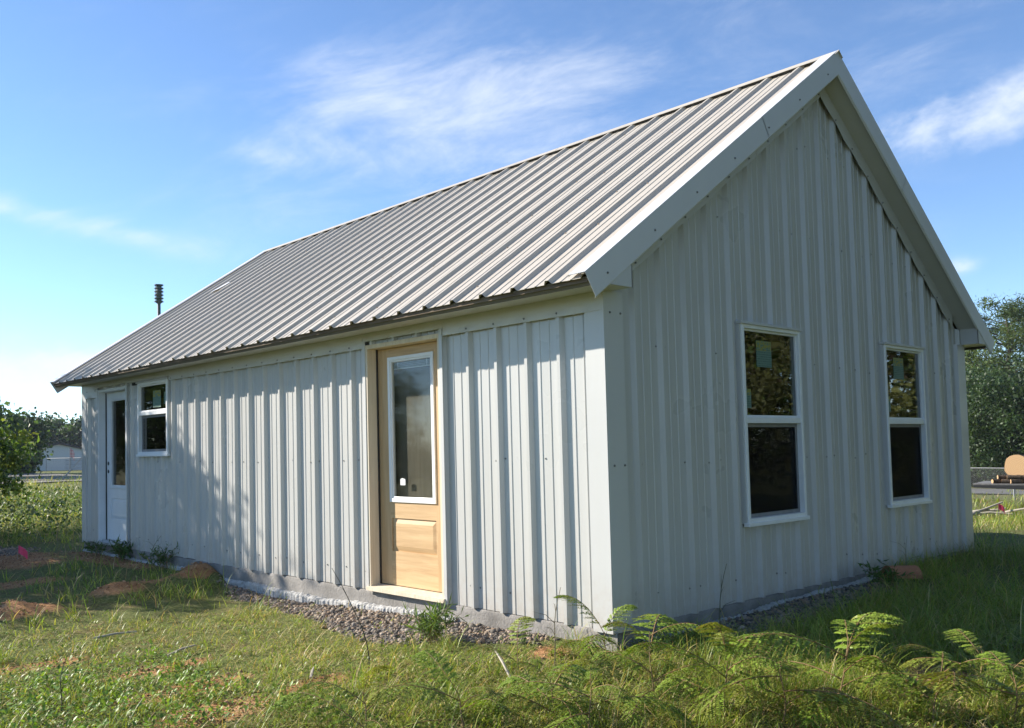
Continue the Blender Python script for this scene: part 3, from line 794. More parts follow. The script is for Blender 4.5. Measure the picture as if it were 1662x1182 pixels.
# ------------------------------------------------------------------ gravel
def stones(n, sampler, smin, smax, seed, name, label, pal):
    r = np.random.RandomState(seed)
    ico = np.array([(0, 0, 1), (.89, 0, .45), (.28, .85, .45), (-.72, .53, .45), (-.72, -.53, .45), (.28, -.85, .45), (.72, .53, -.45), (-.28, .85, -.45), (-.89, 0, -.45), (-.28, -.85, -.45), (.72, -.53, -.45)])
    fc = np.array([(0, 1, 2), (0, 2, 3), (0, 3, 4), (0, 4, 5), (0, 5, 1), (1, 6, 2), (2, 6, 7), (2, 7, 3), (3, 7, 8), (3, 8, 4), (4, 8, 9), (4, 9, 5), (5, 9, 10), (5, 10, 1), (1, 10, 6)])
    xy = sampler(r, n); n = len(xy)
    s = r.uniform(smin, smax, n) * (1 + .8 * (r.rand(n) > .93))
    sc3 = np.stack([s * r.uniform(.7, 1.3, n), s * r.uniform(.6, 1.1, n), s * r.uniform(.45, .8, n)], -1)
    V = ico[None] * (1 + r.uniform(-.25, .25, (n, 11, 1))) * sc3[:, None]
    a = r.uniform(0, 6.28, n); ca, sa = np.cos(a)[:, None], np.sin(a)[:, None]
    V = np.stack([V[..., 0] * ca - V[..., 1] * sa, V[..., 0] * sa + V[..., 1] * ca, V[..., 2] + V[..., 0] * r.uniform(-.5, .5, (n, 1))], -1)
    V[..., 0] += xy[:, 0:1]; V[..., 1] += xy[:, 1:2]; V[..., 2] += (ground(xy[:, 0], xy[:, 1]) + s * .25)[:, None]
    F = (fc[None] + (np.arange(n) * 11)[:, None, None]).reshape(-1, 3)
    pal = np.array(pal); c = pal[r.randint(0, len(pal), n)] * r.uniform(.7, 1.25, (n, 1))
    C = np.repeat(c, 11, 0)
    k = Mat(name + '_stone'); at = k.node('ShaderNodeAttribute', attribute_name='col'); k.pbsdf(at.outputs['Color'], .85, .2)
    return tag(link(name, np_mesh(name, V.reshape(-1, 3), F, k.m, C)), label, 'gravel', kind='stuff')
def gsample(r, n):
    x = r.uniform(-1.3, 4.2, n * 9); y = r.uniform(-.5, 12, n * 9)
    m = gravelmask(x, y) > r.uniform(.15, .8, len(x)); ok = m & ~((x > .0) & (y > .0))
    return np.stack([x, y], -1)[ok][:n]
stones(15000, gsample, .004, .019, 3, 'gravel', 'grey and tan crushed gravel along the foot of the slab', [(.27, .21, .155), (.17, .145, .12), (.36, .29, .22), (.10, .088, .075), (.30, .21, .14), (.22, .19, .16)])

def csample(r, n):
    x = r.uniform(-3.3, 1.2, n * 12); y = r.uniform(-2, 10, n * 12)
    m = dirtmask(x, y) > r.uniform(.25, .95, len(x)); ok = m & ~((x > .0) & (y > .0))
    return np.stack([x, y], -1)[ok][:n]
cl_ = stones(3800, csample, .003, .012, 9, 'soil_clods', 'crumbly red-brown clods scattered over the bare soil', [(.36, .19, .095), (.28, .14, .07), (.45, .28, .16), (.22, .12, .06)]); cl_['category'] = 'soil'

# ------------------------------------------------------------------ grass
def blades(name, label, cat, r, xy, L, wdt, lean, col, nseg=3, flop=.0, az=None):
    n = len(xy); az = r.uniform(0, 2 * np.pi, n) if az is None else az
    d = np.stack([np.cos(az), np.sin(az)], -1); side = np.stack([-np.sin(az), np.cos(az)], -1)
    z0 = ground(xy[:, 0], xy[:, 1]) - .005
    pts = []; ang = np.pi / 2 - lean; px = np.zeros(n); pz = np.zeros(n)
    curve = r.uniform(.2, 1.1, n) + flop
    rows = []
    for i in range(nseg + 1):
        t = i / nseg; wv = wdt * (1 - t) ** .7 * (1 if i else .8)
        cx_ = xy[:, 0] + d[:, 0] * px; cy_ = xy[:, 1] + d[:, 1] * px; cz_ = z0 + np.maximum(pz, .004)
        if i < nseg:
            rows.append(np.stack([np.stack([cx_ - side[:, 0] * wv / 2, cy_ - side[:, 1] * wv / 2, cz_], -1), np.stack([cx_ + side[:, 0] * wv / 2, cy_ + side[:, 1] * wv / 2, cz_], -1)], 1))
        else: rows.append(np.stack([cx_, cy_, cz_], -1)[:, None])
        px = px + np.cos(ang) * L / nseg; pz = pz + np.sin(ang) * L / nseg; ang = ang - curve * 1.2 / nseg * (1 + t)
    V = np.concatenate(rows, 1); nv = V.shape[1]
    f = []
    for i in range(nseg - 1): f += [(2 * i, 2 * i + 1, 2 * i + 3), (2 * i, 2 * i + 3, 2 * i + 2)]
    f.append((2 * nseg - 2, 2 * nseg - 1, 2 * nseg))
    F = (np.array(f)[None] + (np.arange(n) * nv)[:, None, None]).reshape(-1, 3)
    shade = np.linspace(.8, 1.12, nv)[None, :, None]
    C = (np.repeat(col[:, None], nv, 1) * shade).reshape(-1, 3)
    return tag(link(name, np_mesh(name, V.reshape(-1, 3), F, M_GRASS, C)), label, cat, kind='stuff')
def field(r, n, r0, r1, a0=-4, a1=96, p=1.0):
    a = np.radians(r.uniform(a0, a1, n)); u = r.rand(n)
    rr_ = np.sqrt(r0 ** 2 + u * (r1 ** 2 - r0 ** 2)) if p == 1 else r0 + (r1 - r0) * u ** p
    x = CAM[0] + np.sin(a) * rr_; y = CAM[1] + np.cos(a) * rr_
    ins = (x > -.03) & (x < HW + .03) & (y > -.03) & (y < HL + .03)
    return np.stack([x, y], -1)[~ins]
def housefar(xy):   # hidden behind the house: skip most of it
    return (xy[:, 0] > .5) & (xy[:, 1] > HL + .5) & (xy[:, 0] - CAM[0] > .36 * (xy[:, 1] - CAM[1]))
def palette(r, n, xy, greens, straw, fs):
    g = np.array(greens); c = g[r.randint(0, len(g), n)] * r.uniform(.75, 1.3, (n, 1))
    s = np.array(straw); k_ = r.rand(n) < fs
    c[k_] = (s[r.randint(0, len(s), n)] * r.uniform(.7, 1.2, (n, 1)))[k_]
    pt = .5 + .5 * np.clip(vnoise(xy[:, 0] * 1.0 + 3, xy[:, 1] + 1, 2.2) * 1.6, -1, 1)
    c = c * (.8 + .4 * pt[:, None]) * np.array([1.06, 1.0, .9])
    return c
GREEN = [(.22, .31, .05), (.28, .36, .06), (.17, .26, .042), (.36, .41, .09), (.26, .32, .06), (.31, .40, .06)]
LUSH = [(.13, .25, .035), (.17, .30, .045), (.21, .33, .055)]
STRAW = [(.56, .47, .25), (.46, .37, .19), (.64, .56, .33), (.36, .26, .13)]
r = np.random.RandomState(21)
def tufts(r, xy, per, spread):
    n = len(xy); q = np.repeat(xy, per, 0); return q + r.normal(0, spread, q.shape)
def keep(r, xy, extra=0.):
    m = dirtmask(xy[:, 0], xy[:, 1]); g = gravelmask(xy[:, 0], xy[:, 1])
    pr = np.clip(1.05 - 1.25 * m - 1.6 * g, .10, 1) * np.where(g > .5, .35, 1) * np.where((vnoise(xy[:, 0] * 1.0 + 11, xy[:, 1] - 5, 3.2) < -.12) & (xy[:, 1] > -.2 - .9 * xy[:, 0]), .38, 1)
    return xy[(r.rand(len(xy)) < pr) & ~((xy[:, 0] > -.01) & (xy[:, 0] < HW) & (xy[:, 1] > -.01) & (xy[:, 1] < HL))]
# near turf: matted short grass
xy = keep(r, tufts(r, field(r, 23000, 2.2, 8.5), 8, .042))
n = len(xy); shade_side = sstep(-.2, .9, xy[:, 0] + .25 * xy[:, 1]) * (xy[:, 1] < .3)
L = r.gamma(3.6, .027, n) * (1 + 1.0 * shade_side); L = np.clip(L, .03, .17 + .17 * shade_side)
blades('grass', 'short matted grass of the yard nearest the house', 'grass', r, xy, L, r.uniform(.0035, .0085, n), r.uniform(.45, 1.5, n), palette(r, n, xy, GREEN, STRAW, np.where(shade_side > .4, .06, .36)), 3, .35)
# mid grass
xy = keep(r, tufts(r, field(r, 9000, 8.5, 24), 7, .09)); xy = xy[~housefar(xy)]
n = len(xy); L = np.clip(r.gamma(4.0, .036, n) * (1 + .9 * sstep(9.5, 13, xy[:, 1])), .05, .6)
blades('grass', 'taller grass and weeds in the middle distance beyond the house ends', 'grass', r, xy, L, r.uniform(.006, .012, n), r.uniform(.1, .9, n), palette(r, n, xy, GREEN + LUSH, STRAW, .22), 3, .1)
# far grass
xy = tufts(r, field(r, 9000, 22, 70), 6, .16); xy = xy[~housefar(xy)]
rel = xy - CAM[:2]
n = len(xy); L = np.clip(r.gamma(4.0, .05, n), .08, .5)
FARG = (np.array(GREEN) * .85).tolist()
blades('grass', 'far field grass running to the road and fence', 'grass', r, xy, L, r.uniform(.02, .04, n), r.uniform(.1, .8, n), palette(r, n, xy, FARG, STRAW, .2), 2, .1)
# coarse tufts standing over the mat
c_t = keep(r, field(r, 480, 2.4, 11)); xy = tufts(r, c_t, 34, .035); n = len(xy)
L = np.clip(r.gamma(5, .034, n), .06, .38)
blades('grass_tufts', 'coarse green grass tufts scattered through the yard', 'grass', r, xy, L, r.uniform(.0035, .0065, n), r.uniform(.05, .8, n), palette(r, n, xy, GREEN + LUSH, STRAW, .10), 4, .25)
# taller grass among the seedlings and along the shaded gable
q1 = np.stack([r.uniform(-2.2, 1.8, 170), np.zeros(170)], -1); q1[:, 1] = -.25 - .95 * q1[:, 0] - 1.3 + r.normal(0, .45, 170)
q2 = np.stack([r.uniform(-.3, 6.6, 420), r.uniform(-1.5, -.38, 420)], -1); q2 = np.concatenate([q2, np.stack([r.uniform(3.9, 6.5, 150), r.uniform(-.4, -.08, 150)], -1)])
xy = keep(r, tufts(r, np.concatenate([q1, q2]), 22, .05)); n = len(xy)
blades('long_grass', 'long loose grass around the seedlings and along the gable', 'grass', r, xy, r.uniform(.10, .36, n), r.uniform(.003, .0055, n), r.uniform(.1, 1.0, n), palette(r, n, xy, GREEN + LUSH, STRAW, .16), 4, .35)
# long dry blades and seed stalks
xy = keep(r, field(r, 1300, 3, 13)); n = len(xy)
blades('seed_stalks', 'thin pale seed stalks standing above the grass', 'grass', r, xy, r.uniform(.10, .28, n), r.uniform(.002, .0032, n), r.uniform(.2, .9, n), palette(r, n, xy, STRAW + [(.12, .14, .04)], STRAW, .4), 4, .1)
# low broad-leaved weeds
def broadleaf(name, label, xy, size, h, cols, r, mat=M_GRASS):
    n = len(xy); az = r.uniform(0, 6.28, n); el = r.uniform(-.2, 1.0, n); s = r.uniform(.6, 1.4, n) * size
    d = np.stack([np.cos(az) * np.cos(el), np.sin(az) * np.cos(el), np.sin(el)], -1); sd = np.stack([-np.sin(az), np.cos(az), r.uniform(-.3, .3, n)], -1)
    base = np.stack([xy[:, 0], xy[:, 1], ground(xy[:, 0], xy[:, 1]) + h * r.rand(n)], -1)
    nr = np.cross(d, sd)
    V = np.stack([base, base + d * (s * .5)[:, None] + sd * (s * .26)[:, None] + nr * (s * .06)[:, None], base + d * s[:, None], base + d * (s * .5)[:, None] - sd * (s * .26)[:, None] + nr * (s * .06)[:, None]], 1)
    F = (np.array([[0, 1, 2], [0, 2, 3]])[None] + (np.arange(n) * 4)[:, None, None]).reshape(-1, 3)
    c = np.array(cols)[r.randint(0, len(cols), n)] * r.uniform(.7, 1.3, (n, 1))
    return tag(link(name, np_mesh(name, V.reshape(-1, 3), F, mat, np.repeat(c, 4, 0))), label, 'weeds', kind='stuff')
q = field(r, 9000, 2.2, 9); q = q[vnoise(q[:, 0] + 4, q[:, 1] - 2, 2.4) > -.05]; q = keep(r, q)
lush = np.stack([r.normal(-3.2, .75, 700), r.normal(1.9, .8, 700)], -1)
q = tufts(r, np.concatenate([q, lush, lush + .07]), 6, .03)
broadleaf('broadleaf_weeds', 'small clover-like weeds mixed through the yard grass', q, .024, .05, [(.19, .29, .04), (.24, .32, .055), (.15, .23, .035), (.28, .33, .08)], r)
q = np.stack([r.uniform(-6, 5, 2600), r.uniform(11, 24, 2600)], -1); q = q[~housefar(q)]
broadleaf('field_weeds', 'tall leafy weeds in the field beyond the far end of the house', tufts(r, q, 9, .09), .075, .55, [(.10, .18, .03), (.15, .21, .04), (.07, .13, .025), (.19, .20, .06)], r)
q = np.stack([r.uniform(-3.6, -2.0, 260), r.uniform(.6, 2.6, 260)], -1)
broadleaf('lush_weeds', 'bright green leafy weeds in the near left corner', tufts(r, q, 12, .05), .034, .10, [(.18, .30, .04), (.22, .34, .055), (.14, .25, .035)], r)

# ------------------------------------------------------------------ small plants
def leaf_quads(r, base, d, sd, s, wid):
    nr = np.cross(d, sd)
    return np.stack([base, base + d * (s * .45)[:, None] + sd * (s * wid)[:, None] + nr * (s * .05)[:, None], base + d * s[:, None], base + d * (s * .45)[:, None] - sd * (s * wid)[:, None] + nr * (s * .05)[:, None]], 1)
F4 = np.array([[0, 1, 2], [0, 2, 3]])
def rnd_dirs(r, n, zbias=.2):
    d = r.normal(0, 1, (n, 3)); d[:, 2] += zbias; d /= np.linalg.norm(d, axis=1)[:, None]
    s = np.cross(d, r.normal(0, 1, (n, 3))); s /= np.linalg.norm(s, axis=1)[:, None]; return d, s
def weed_clump(x, y, h, wd, seed, label, nst=14, leaf=.05, wid=.10, cols=((.06, .12, .025), (.08, .15, .03))):
    r = np.random.RandomState(seed); z = float(ground(x, y)); e = empty('weed_clump', (x, y, z)); tag(e, label, 'weed', 'weeds along the slab')
    mb = MB(); VV = []
    for i in range(nst):
        a = r.uniform(0, 6.28); rr_ = r.uniform(.1, 1) * wd; hh = h * r.uniform(.55, 1)
        p0 = np.array([r.normal(0, .03), r.normal(0, .03), 0]); p2 = np.array([math.cos(a) * rr_, math.sin(a) * rr_, hh]); p1 = (p0 + p2) / 2 + np.array([0, 0, hh * .2])
        mb.tube([p0, p1, p2], [.003, .0025, .001], 4)
        t = r.uniform(.25, 1, 16)[:, None]; B = (1 - t) ** 2 * p0 + 2 * t * (1 - t) * p1 + t * t * p2
        d, s = rnd_dirs(r, 16, .3); VV.append(leaf_quads(r, B, d, s, r.uniform(.6, 1.3, 16) * leaf, wid))
    mb.build('stem', M_STEM, e)
    V = np.concatenate(VV); n = len(V); c = np.array(cols)[r.randint(0, len(cols), n)] * r.uniform(.7, 1.3, (n, 1))
    link('foliage', np_mesh('foliage', V.reshape(-1, 3), (F4[None] + (np.arange(n) * 4)[:, None, None]).reshape(-1, 3), M_GRASS, np.repeat(c, 4, 0)), e)
    return e
weed_clump(-.12, 6.55, .30, .30, 1, 'leafy weed clump against the slab behind the red dirt mound', 22, .06)
weed_clump(-.10, 7.75, .28, .22, 2, 'grassy dark weed clump at the slab right of the white door', 16, .09)
weed_clump(-.12, 8.45, .22, .24, 3, 'low weed clump on the ground below the white door sill', 12, .07)
weed_clump(-.55, 1.15, .24, .24, 4, 'green tuft growing in the gravel right of the wood door', 26, .09, .05, ((.09, .17, .03), (.12, .19, .04)))
weed_clump(3.3, -.35, .25, .25, 5, 'weed clump in shade at the slab below the farther gable window', 14, .07)

def stalk(x, y, h, lean, seed, label, dark=(.05, .045, .025)):
    r = random.Random(seed); z = float(ground(x, y)); e = empty('weed_stalk', (x, y, z)); tag(e, label, 'weed', 'bare stalks in the yard')
    pts = [np.array([0, 0, -.02])]; a = r.uniform(0, 6.28)
    for i in range(1, 8):
        t = i / 7; pts.append(np.array([lean * t * t * h * .78 + .01 * math.sin(t * 7), -lean * t * t * h * .62, h * t]))
    m_ = simple('stalk_skin', dark, .7)
    MB().tube(pts, [.0045 - .0004 * i for i in range(8)], 5).build('stem', m_, e)
    for i in range(3):
        t = .55 + .15 * i; k_ = int(t * 7); b = pts[k_]; an = r.uniform(0, 6.28)
        MB().tube([b, b + np.array([math.cos(an) * .05, math.sin(an) * .05, .05]), b + np.array([math.cos(an) * .13, math.sin(an) * .13, .07])], [.002, .0018, .0008], 4).build('twig', m_, e)
stalk(-1.35, .82, .64, -.35, 1, 'tall thin dark stalk in the grass in front of the wood door')
stalk(.55, -.42, .55, .12, 2, 'dark seed stalk in front of the shaded gable beside the corner', (.04, .05, .02))
stalk(-.55, .02, .50, .1, 3, 'pale stalk left of the near corner among the fronds', (.22, .17, .10))
stalk(-.12, 6.9, .42, .5, 4, 'bent grass stalk against the slab below the small window', (.12, .13, .05))
stalk(-3.0, 1.45, .35, .1, 5, 'short dark stalk in the near left grass', (.05, .05, .02))
stalk(3.75, -.3, .42, .05, 6, 'thin pale stalk below the farther gable window', (.20, .19, .12))

# mimosa seedlings with feathery twice-divided fronds
def frond_mesh(seed, Ln, brown=0.0):
    r = np.random.RandomState(seed); VV = []; CC = []; mb = MB()
    npair = 12
    ts = np.linspace(0, 1, 9)
    def rach(t):
        t = np.asarray(t, float); x = Ln * np.sin(t * 1.15) / 1.15 * 1.05; z = Ln * (.30 * t - .42 * t ** 2.2); return np.stack([x, np.zeros_like(x) + .03 * Ln * np.sin(t * 3), z], -1)
    R_ = rach(ts); mb.tube(list(R_), [.0028 * (1 - .7 * t) for t in ts], 4)
    for i in range(npair):
        t = .16 + .82 * i / (npair - 1)
        b = rach(t); tn = rach(min(t + .02, 1.02)) - b; tn /= np.linalg.norm(tn)
        pl = Ln * .27 * (math.sin(math.pi * (.18 + .74 * (i / (npair - 1)))) ** .7) * r.uniform(.9, 1.1)
        for sgn in (-1, 1):
            fw_ = .50 + .35 * i / npair
            d0 = tn * fw_ + np.array([0, sgn, 0]) * (1 - .3 * i / npair) + np.array([0, 0, -.10 + r.uniform(-.12, .12)]); d0 /= np.linalg.norm(d0)
            nl = 13
            s = np.linspace(.06, 1, nl)
            ctr = b + d0[None] * (s * pl)[:, None] + np.array([0, 0, -1])[None] * (.34 * pl * s ** 1.7)[:, None]
            side = np.cross(d0, (0, 0, 1.0)); side /= np.linalg.norm(side)
            mb.tube([b, ctr[nl // 2], ctr[-1]], [.0012, .0010, .0006], 3, False)
            for q_ in (-1, 1):
                ld = side[None] * q_ + d0[None] * .75 + r.normal(0, .12, (nl, 3)) + np.array([0, 0, -.15]); ld /= np.linalg.norm(ld, axis=1)[:, None]
                sd = np.cross(ld, (0, 0, 1.0)); sd /= np.linalg.norm(sd, axis=1)[:, None]; sd = sd + r.normal(0, .25, sd.shape)
                ll = Ln * .036 * np.sin(np.pi * (.2 + .72 * s)) ** .6 * r.uniform(.85, 1.15, nl)
                VV.append(leaf_quads(r, ctr, ld, sd, ll, .36))
                g = np.array([.19, .285, .034]) * r.uniform(.6, 1.3) * np.ones((nl, 1)); g = g * r.uniform(.85, 1.15, (nl, 1))
                bm = np.clip(brown * (.4 + .9 * t) + r.normal(0, .08), 0, .9)
                CC.append(g * (1 - bm) + bm * np.array([.34, .21, .08]))
    V = np.concatenate(VV); C = np.concatenate(CC); n = len(V)
    # stalk joined in as coloured geometry
    sv = np.array(mb.v); sf = mb.f
    Fl = (F4[None] + (np.arange(n) * 4)[:, None, None]).reshape(-1, 3)
    st = []
    for f_ in sf:
        for j in range(1, len(f_) - 1): st.append((f_[0], f_[j], f_[j + 1]))
    V2 = np.concatenate([V.reshape(-1, 3), sv]); F2 = np.concatenate([Fl, np.array(st) + n * 4])
    C2 = np.concatenate([np.repeat(C, 4, 0), np.tile(np.array([[.30, .19, .09]]), (len(sv), 1))])
    return np_mesh('frond', V2, F2, M_FROND, C2)
FR = [frond_mesh(1, .42), frond_mesh(2, .34), frond_mesh(3, .48, .25), frond_mesh(4, .30, .6), frond_mesh(5, .44, .1), frond_mesh(6, .26), frond_mesh(7, .38, .15), frond_mesh(8, .52, .05)]
def mimosa(x, y, h, seed, label, nf=7, lean=(0, 0), brown=False):
    r = random.Random(seed); z = float(ground(x, y)); e = empty('mimosa_seedling', (x, y, z)); tag(e, label, 'plant', 'feathery mimosa seedlings in the foreground')
    pts = [np.array([lean[0] * h * t * t, lean[1] * h * t * t, h * t]) + np.array([.012 * math.sin(t * 6 + seed), .012 * math.cos(t * 5 + seed), 0]) for t in np.linspace(0, 1, 7)]
    MB().tube(pts, [.0055 - .0006 * i for i in range(7)], 6).build('stem', M_STEM, e)
    a = r.uniform(0, 6.28)
    for i in range(nf):
        t = .22 + .78 * (i + .5) / nf; q_ = np.array([np.interp(t, np.linspace(0, 1, 7), [p_[j] for p_ in pts]) for j in range(3)])
        a += 2.4 + r.uniform(-.4, .4)
        me_ = FR[3] if brown and i % 3 == 0 else FR[r.choice((0, 1, 2, 4, 5, 6, 7))]
        o = link('frond', me_, e, tuple(q_)); sc_ = r.uniform(.8, 1.45) * (1.0 if i < nf - 2 else .62)
        o.scale = (sc_, sc_, sc_); o.rotation_euler = (r.uniform(-.25, .25), -r.uniform(-.15, .5) - (.35 if i >= nf - 2 else 0), a)
    return e
def gpt(u, v, z=-.22):
    r_ = FW + RT * (u - PPX) / FPX - UP * (v - PPY) / FPX; t = (z - CAM[2]) / r_[2]; return CAM + r_ * t
def top_h(u, v, vtop):                                     # how tall a plant rooted at (u, v) stands to reach vtop
    g = gpt(u, v); g[2] = ground(g[0], g[1]); d = float((g - CAM) @ FW)
    return g[0], g[1], (v - vtop) / FPX * d * .96
MIM = [(1365, 1185, 1050, 9, (.1, -.1), False, 'tallest feathery seedling at right with fronds spread over the shaded grass'),
       (1275, 1195, 1085, 8, (-.1, .05), True, 'feathery seedling with a rusty brown frond right of centre'),
       (1060, 1175, 1040, 8, (0, 0), False, 'feathery seedling just below the near house corner'),
       (905, 1195, 1110, 8, (-.1, .1), False, 'feathery seedling with arching yellow-green fronds left of the near corner'),
       (755, 1200, 1120, 7, (-.2, .1), False, 'low feathery seedling at the bottom edge below the wood door'),
       (1180, 1190, 1075, 8, (.05, 0), False, 'feathery seedling below the nearer gable window'),
       (1520, 1195, 1075, 8, (.1, -.1), False, 'feathery seedling below the farther gable window'),
       (1650, 1190, 1095, 8, (0, 0), True, 'feathery seedling cut by the right edge of the picture'),
       (985, 1110, 1045, 7, (0, 0), False, 'small feathery seedling at the gravel edge by the corner'),
       (845, 1125, 1070, 6, (-.1, 0), False, 'small feathery seedling rooted beside the gravel'),
       (600, 1215, 1125, 6, (-.1, .1), False, 'lowest feathery seedling left of the tall dark stalk'),
       (960, 1215, 1110, 7, (0, 0), False, 'low seedling at the bottom edge in the middle of the fronds'),
       (1595, 1140, 1060, 6, (0, 0), False, 'slender seedling at the edge of the shade near the right side')]
for i, (u, v, vt, nf, ln_, br, lb) in enumerate(MIM):
    x, y, h = top_h(u, v, vt); mimosa(x, y, max(h, .2), 100 + i, lb, max(5, nf - 1), ln_, br)

# ------------------------------------------------------------------ trees
def tree(name, label, x, y, height, crown, trunk_r, nclump, per, leaf, cols, seed, group=None, clump=.5, wid=.30, cat='tree', shape=None, limbs=16, z0=None):
    """crown: (centre height, rx, ry, rz)"""
    r = np.random.RandomState(seed); z = float(ground(x, y)) if z0 is None else z0
    e = empty(name, (x, y, z)); tag(e, label, cat, group)
    cz, rx, ry, rz = crown
    d = r.normal(0, 1, (nclump, 3)); d /= np.linalg.norm(d, axis=1)[:, None]
    rad_ = r.uniform(.25, 1, nclump) ** .45
    wob = 1 + .22 * np.sin(d[:, 0] * 3 + seed) * np.cos(d[:, 2] * 4 + seed * 2) + r.normal(0, .08, nclump)
    c = d * (rad_ * wob)[:, None] * np.array([rx, ry, rz]); c[:, 2] += cz
    c[:, 2] = np.maximum(c[:, 2], .25)
    if shape is not None: c = shape(r, c)
    nclump = len(c)
    # branches
    mb = MB(); bend = r.normal(0, .03, (6, 2)) * height
    th = min(cz + rz * .55, height); tp = [np.array([bend[i, 0] * i / 5, bend[i, 1] * i / 5, th * i / 5 - (.1 if i == 0 else 0)]) for i in range(6)]
    mb.tube(tp, [trunk_r * (1.15 - .9 * i / 5) for i in range(6)], 9)
    mb.build('trunk', M_BARK, e, True)
    mb = MB()
    for i in range(min(limbs, nclump)):
        q_ = c[(i * 7) % nclump]; zz_ = np.clip(q_[2] - r.uniform(.15, .5) * math.hypot(q_[0], q_[1]), cz - rz * .9, th * .97); zz_ = max(zz_, th * .18)
        b = np.array([np.interp(zz_, [p_[2] for p_ in tp], [p_[j] for p_ in tp]) for j in (0, 1)] + [zz_])
        m1 = (b + q_) / 2 + np.array([0, 0, .12 * np.linalg.norm(q_ - b)]) * r.uniform(-.6, 1)
        rr_ = trunk_r * .36 * (1 - .5 * zz_ / th)
        mb.tube([b, m1, q_], [rr_, rr_ * .6, rr_ * .2], 5, False)
        for j in range(2):
            t2 = q_ + r.normal(0, clump, 3); mb.tube([m1 * .4 + q_ * .6, t2], [rr_ * .4, rr_ * .1], 4, False)
    mb.build('limbs', M_BARK, e, True)
    n = nclump * per
    cs = clump * r.uniform(.6, 1.35, nclump)
    off = r.normal(0, 1, (n, 3)) * np.repeat(cs, per)[:, None] * np.array([.62, .62, .40])
    B = np.repeat(c, per, 0) + off; B[:, 2] = np.maximum(B[:, 2], .03)
    dd, ss = rnd_dirs(r, n, -.1)
    Vq = leaf_quads(r, B, dd, ss, r.uniform(.6, 1.4, n) * leaf, wid)
    tint = np.repeat(r.uniform(.65, 1.35, (nclump, 1)) * np.array(cols)[r.randint(0, len(cols), nclump)], per, 0) * r.uniform(.75, 1.25, (n, 1))
    link('crown', np_mesh('crown', Vq.reshape(-1, 3), (F4[None] + (np.arange(n) * 4)[:, None, None]).reshape(-1, 3), M_LEAF, np.repeat(tint, 4, 0)), e)
    return e
DARK = [(.030, .058, .020), (.040, .075, .022), (.05, .085, .028)]
MIDG = [(.055, .10, .025), (.075, .125, .03), (.045, .085, .022)]
YEL = [(.15, .22, .04), (.11, .18, .034), (.20, .25, .05)]
def at_px(u, d):                                           # ground position in column u of the photograph at depth d
    q_ = CAM + (FW + RT * (u - PPX) / FPX) * d; return float(q_[0]), float(q_[1])
# tree and bushes at the left edge that throw the dappled shade
tree('yard_tree', 'leafy tree at the left edge whose shade dapples the long wall', -4.4, 14.2, 5.5, (3.3, 2.8, 3.1, 2.0), .16, 300, 150, .13, YEL + MIDG, 3, 'shade trees by the drive', .40)
tree('yard_tree', 'leafy tree outside the left edge shading the dirt mounds', -7.2, 13.8, 3.9, (2.0, 2.3, 2.4, 1.6), .15, 120, 110, .13, MIDG, 4, 'shade trees by the drive', .42)
tree('yard_bush', 'low bush with yellow-green tips at the left edge beside the field', -.85, 14.6, 2.5, (1.35, 1.55, 1.5, 1.0), .06, 140, 110, .085, YEL + YEL + MIDG, 5, None, .24, cat='bush')
# far trees on the left
for i, (u, d, h, rx, cols) in enumerate([(-55, 62, 5.6, 3.6, MIDG), (12, 78, 5.0, 2.6, MIDG), (-130, 80, 9, 5, MIDG)]):
    x, y = at_px(u, d)
    tree('field_tree', ['broad green tree rising behind the bushy tree at the left edge', 'rounded green tree right of the broad one at the left edge', 'tall tree beyond the left edge of the picture'][i], x, y, h, (h * .52, rx, rx, h * .46), .25, 90, 120, .38, cols, 40 + i, 'far trees on the left', .85)
for i, (u, d, h, rx) in enumerate([(68, 122, 6.3, 3.6), (97, 128, 6.4, 2.8), (136, 120, 5.8, 2.2), (38, 130, 5.4, 3.6), (165, 126, 6.4, 3.6)]):
    x, y = at_px(u, d)
    tree('far_tree', ['dark round-topped tree behind the white far house', 'dark tree just right of the round-topped one behind the far house', 'slim dark tree beside the far corner of the metal house', 'low dark tree left of the far house', 'dark tree hidden behind the far end of the metal house'][i], x, y, h, (h * .5, rx, rx, h * .5), .3, 80, 110, .5, DARK, 60 + i, 'dark trees behind the far house', 1.0)
# right-hand trees
def pine_shape(r, c):
    lv = np.sort(r.uniform(4.2, 10.2, 46)); out = []
    for z in lv:
        w = 4.0 * (1 - ((z - 8.4) / 4.6) ** 2) ** .5 if abs(z - 8.4) < 4.6 else .8
        a = r.uniform(0, 6.28)
        for k_ in range(3):
            a += 2.1 + r.uniform(-.4, .4); q_ = w * r.uniform(.45, 1.0)
            out.append((math.cos(a) * q_, math.sin(a) * q_, z + r.normal(0, .2)))
    return np.array(out)
x, y = at_px(1640, 56)
tree('pine_tree', 'tall open pine with bare limbs above the dark trees at right', x, y, 11.5, (8.0, 3, 3, 3), .24, 60, 190, .30, [(.075, .115, .028), (.10, .145, .035), (.055, .09, .025)], 7, None, .75, shape=pine_shape, limbs=70, wid=.09)
for i, (u, d, h, rx) in enumerate([(1585, 46, 6.0, 3.0), (1650, 42, 5.2, 3.0), (1530, 50, 6.2, 3.4), (1735, 46, 6.4, 3.5), (1622, 54, 6.2, 3.2)]):
    x, y = at_px(u, d)
    tree('dark_evergreen', ['dense dark evergreen beside the right corner of the metal house', 'dense dark evergreen behind the log trailer', 'dark evergreen mostly hidden behind the right end of the metal house', 'dark evergreen beyond the right edge', 'taller dark evergreen standing in front of the pine trunk'][i], x, y, h, (h * .48, rx, rx, h * .50),   .25, 200, 220, .14, DARK, 80 + i, 'dark trees behind the right fence', .75)
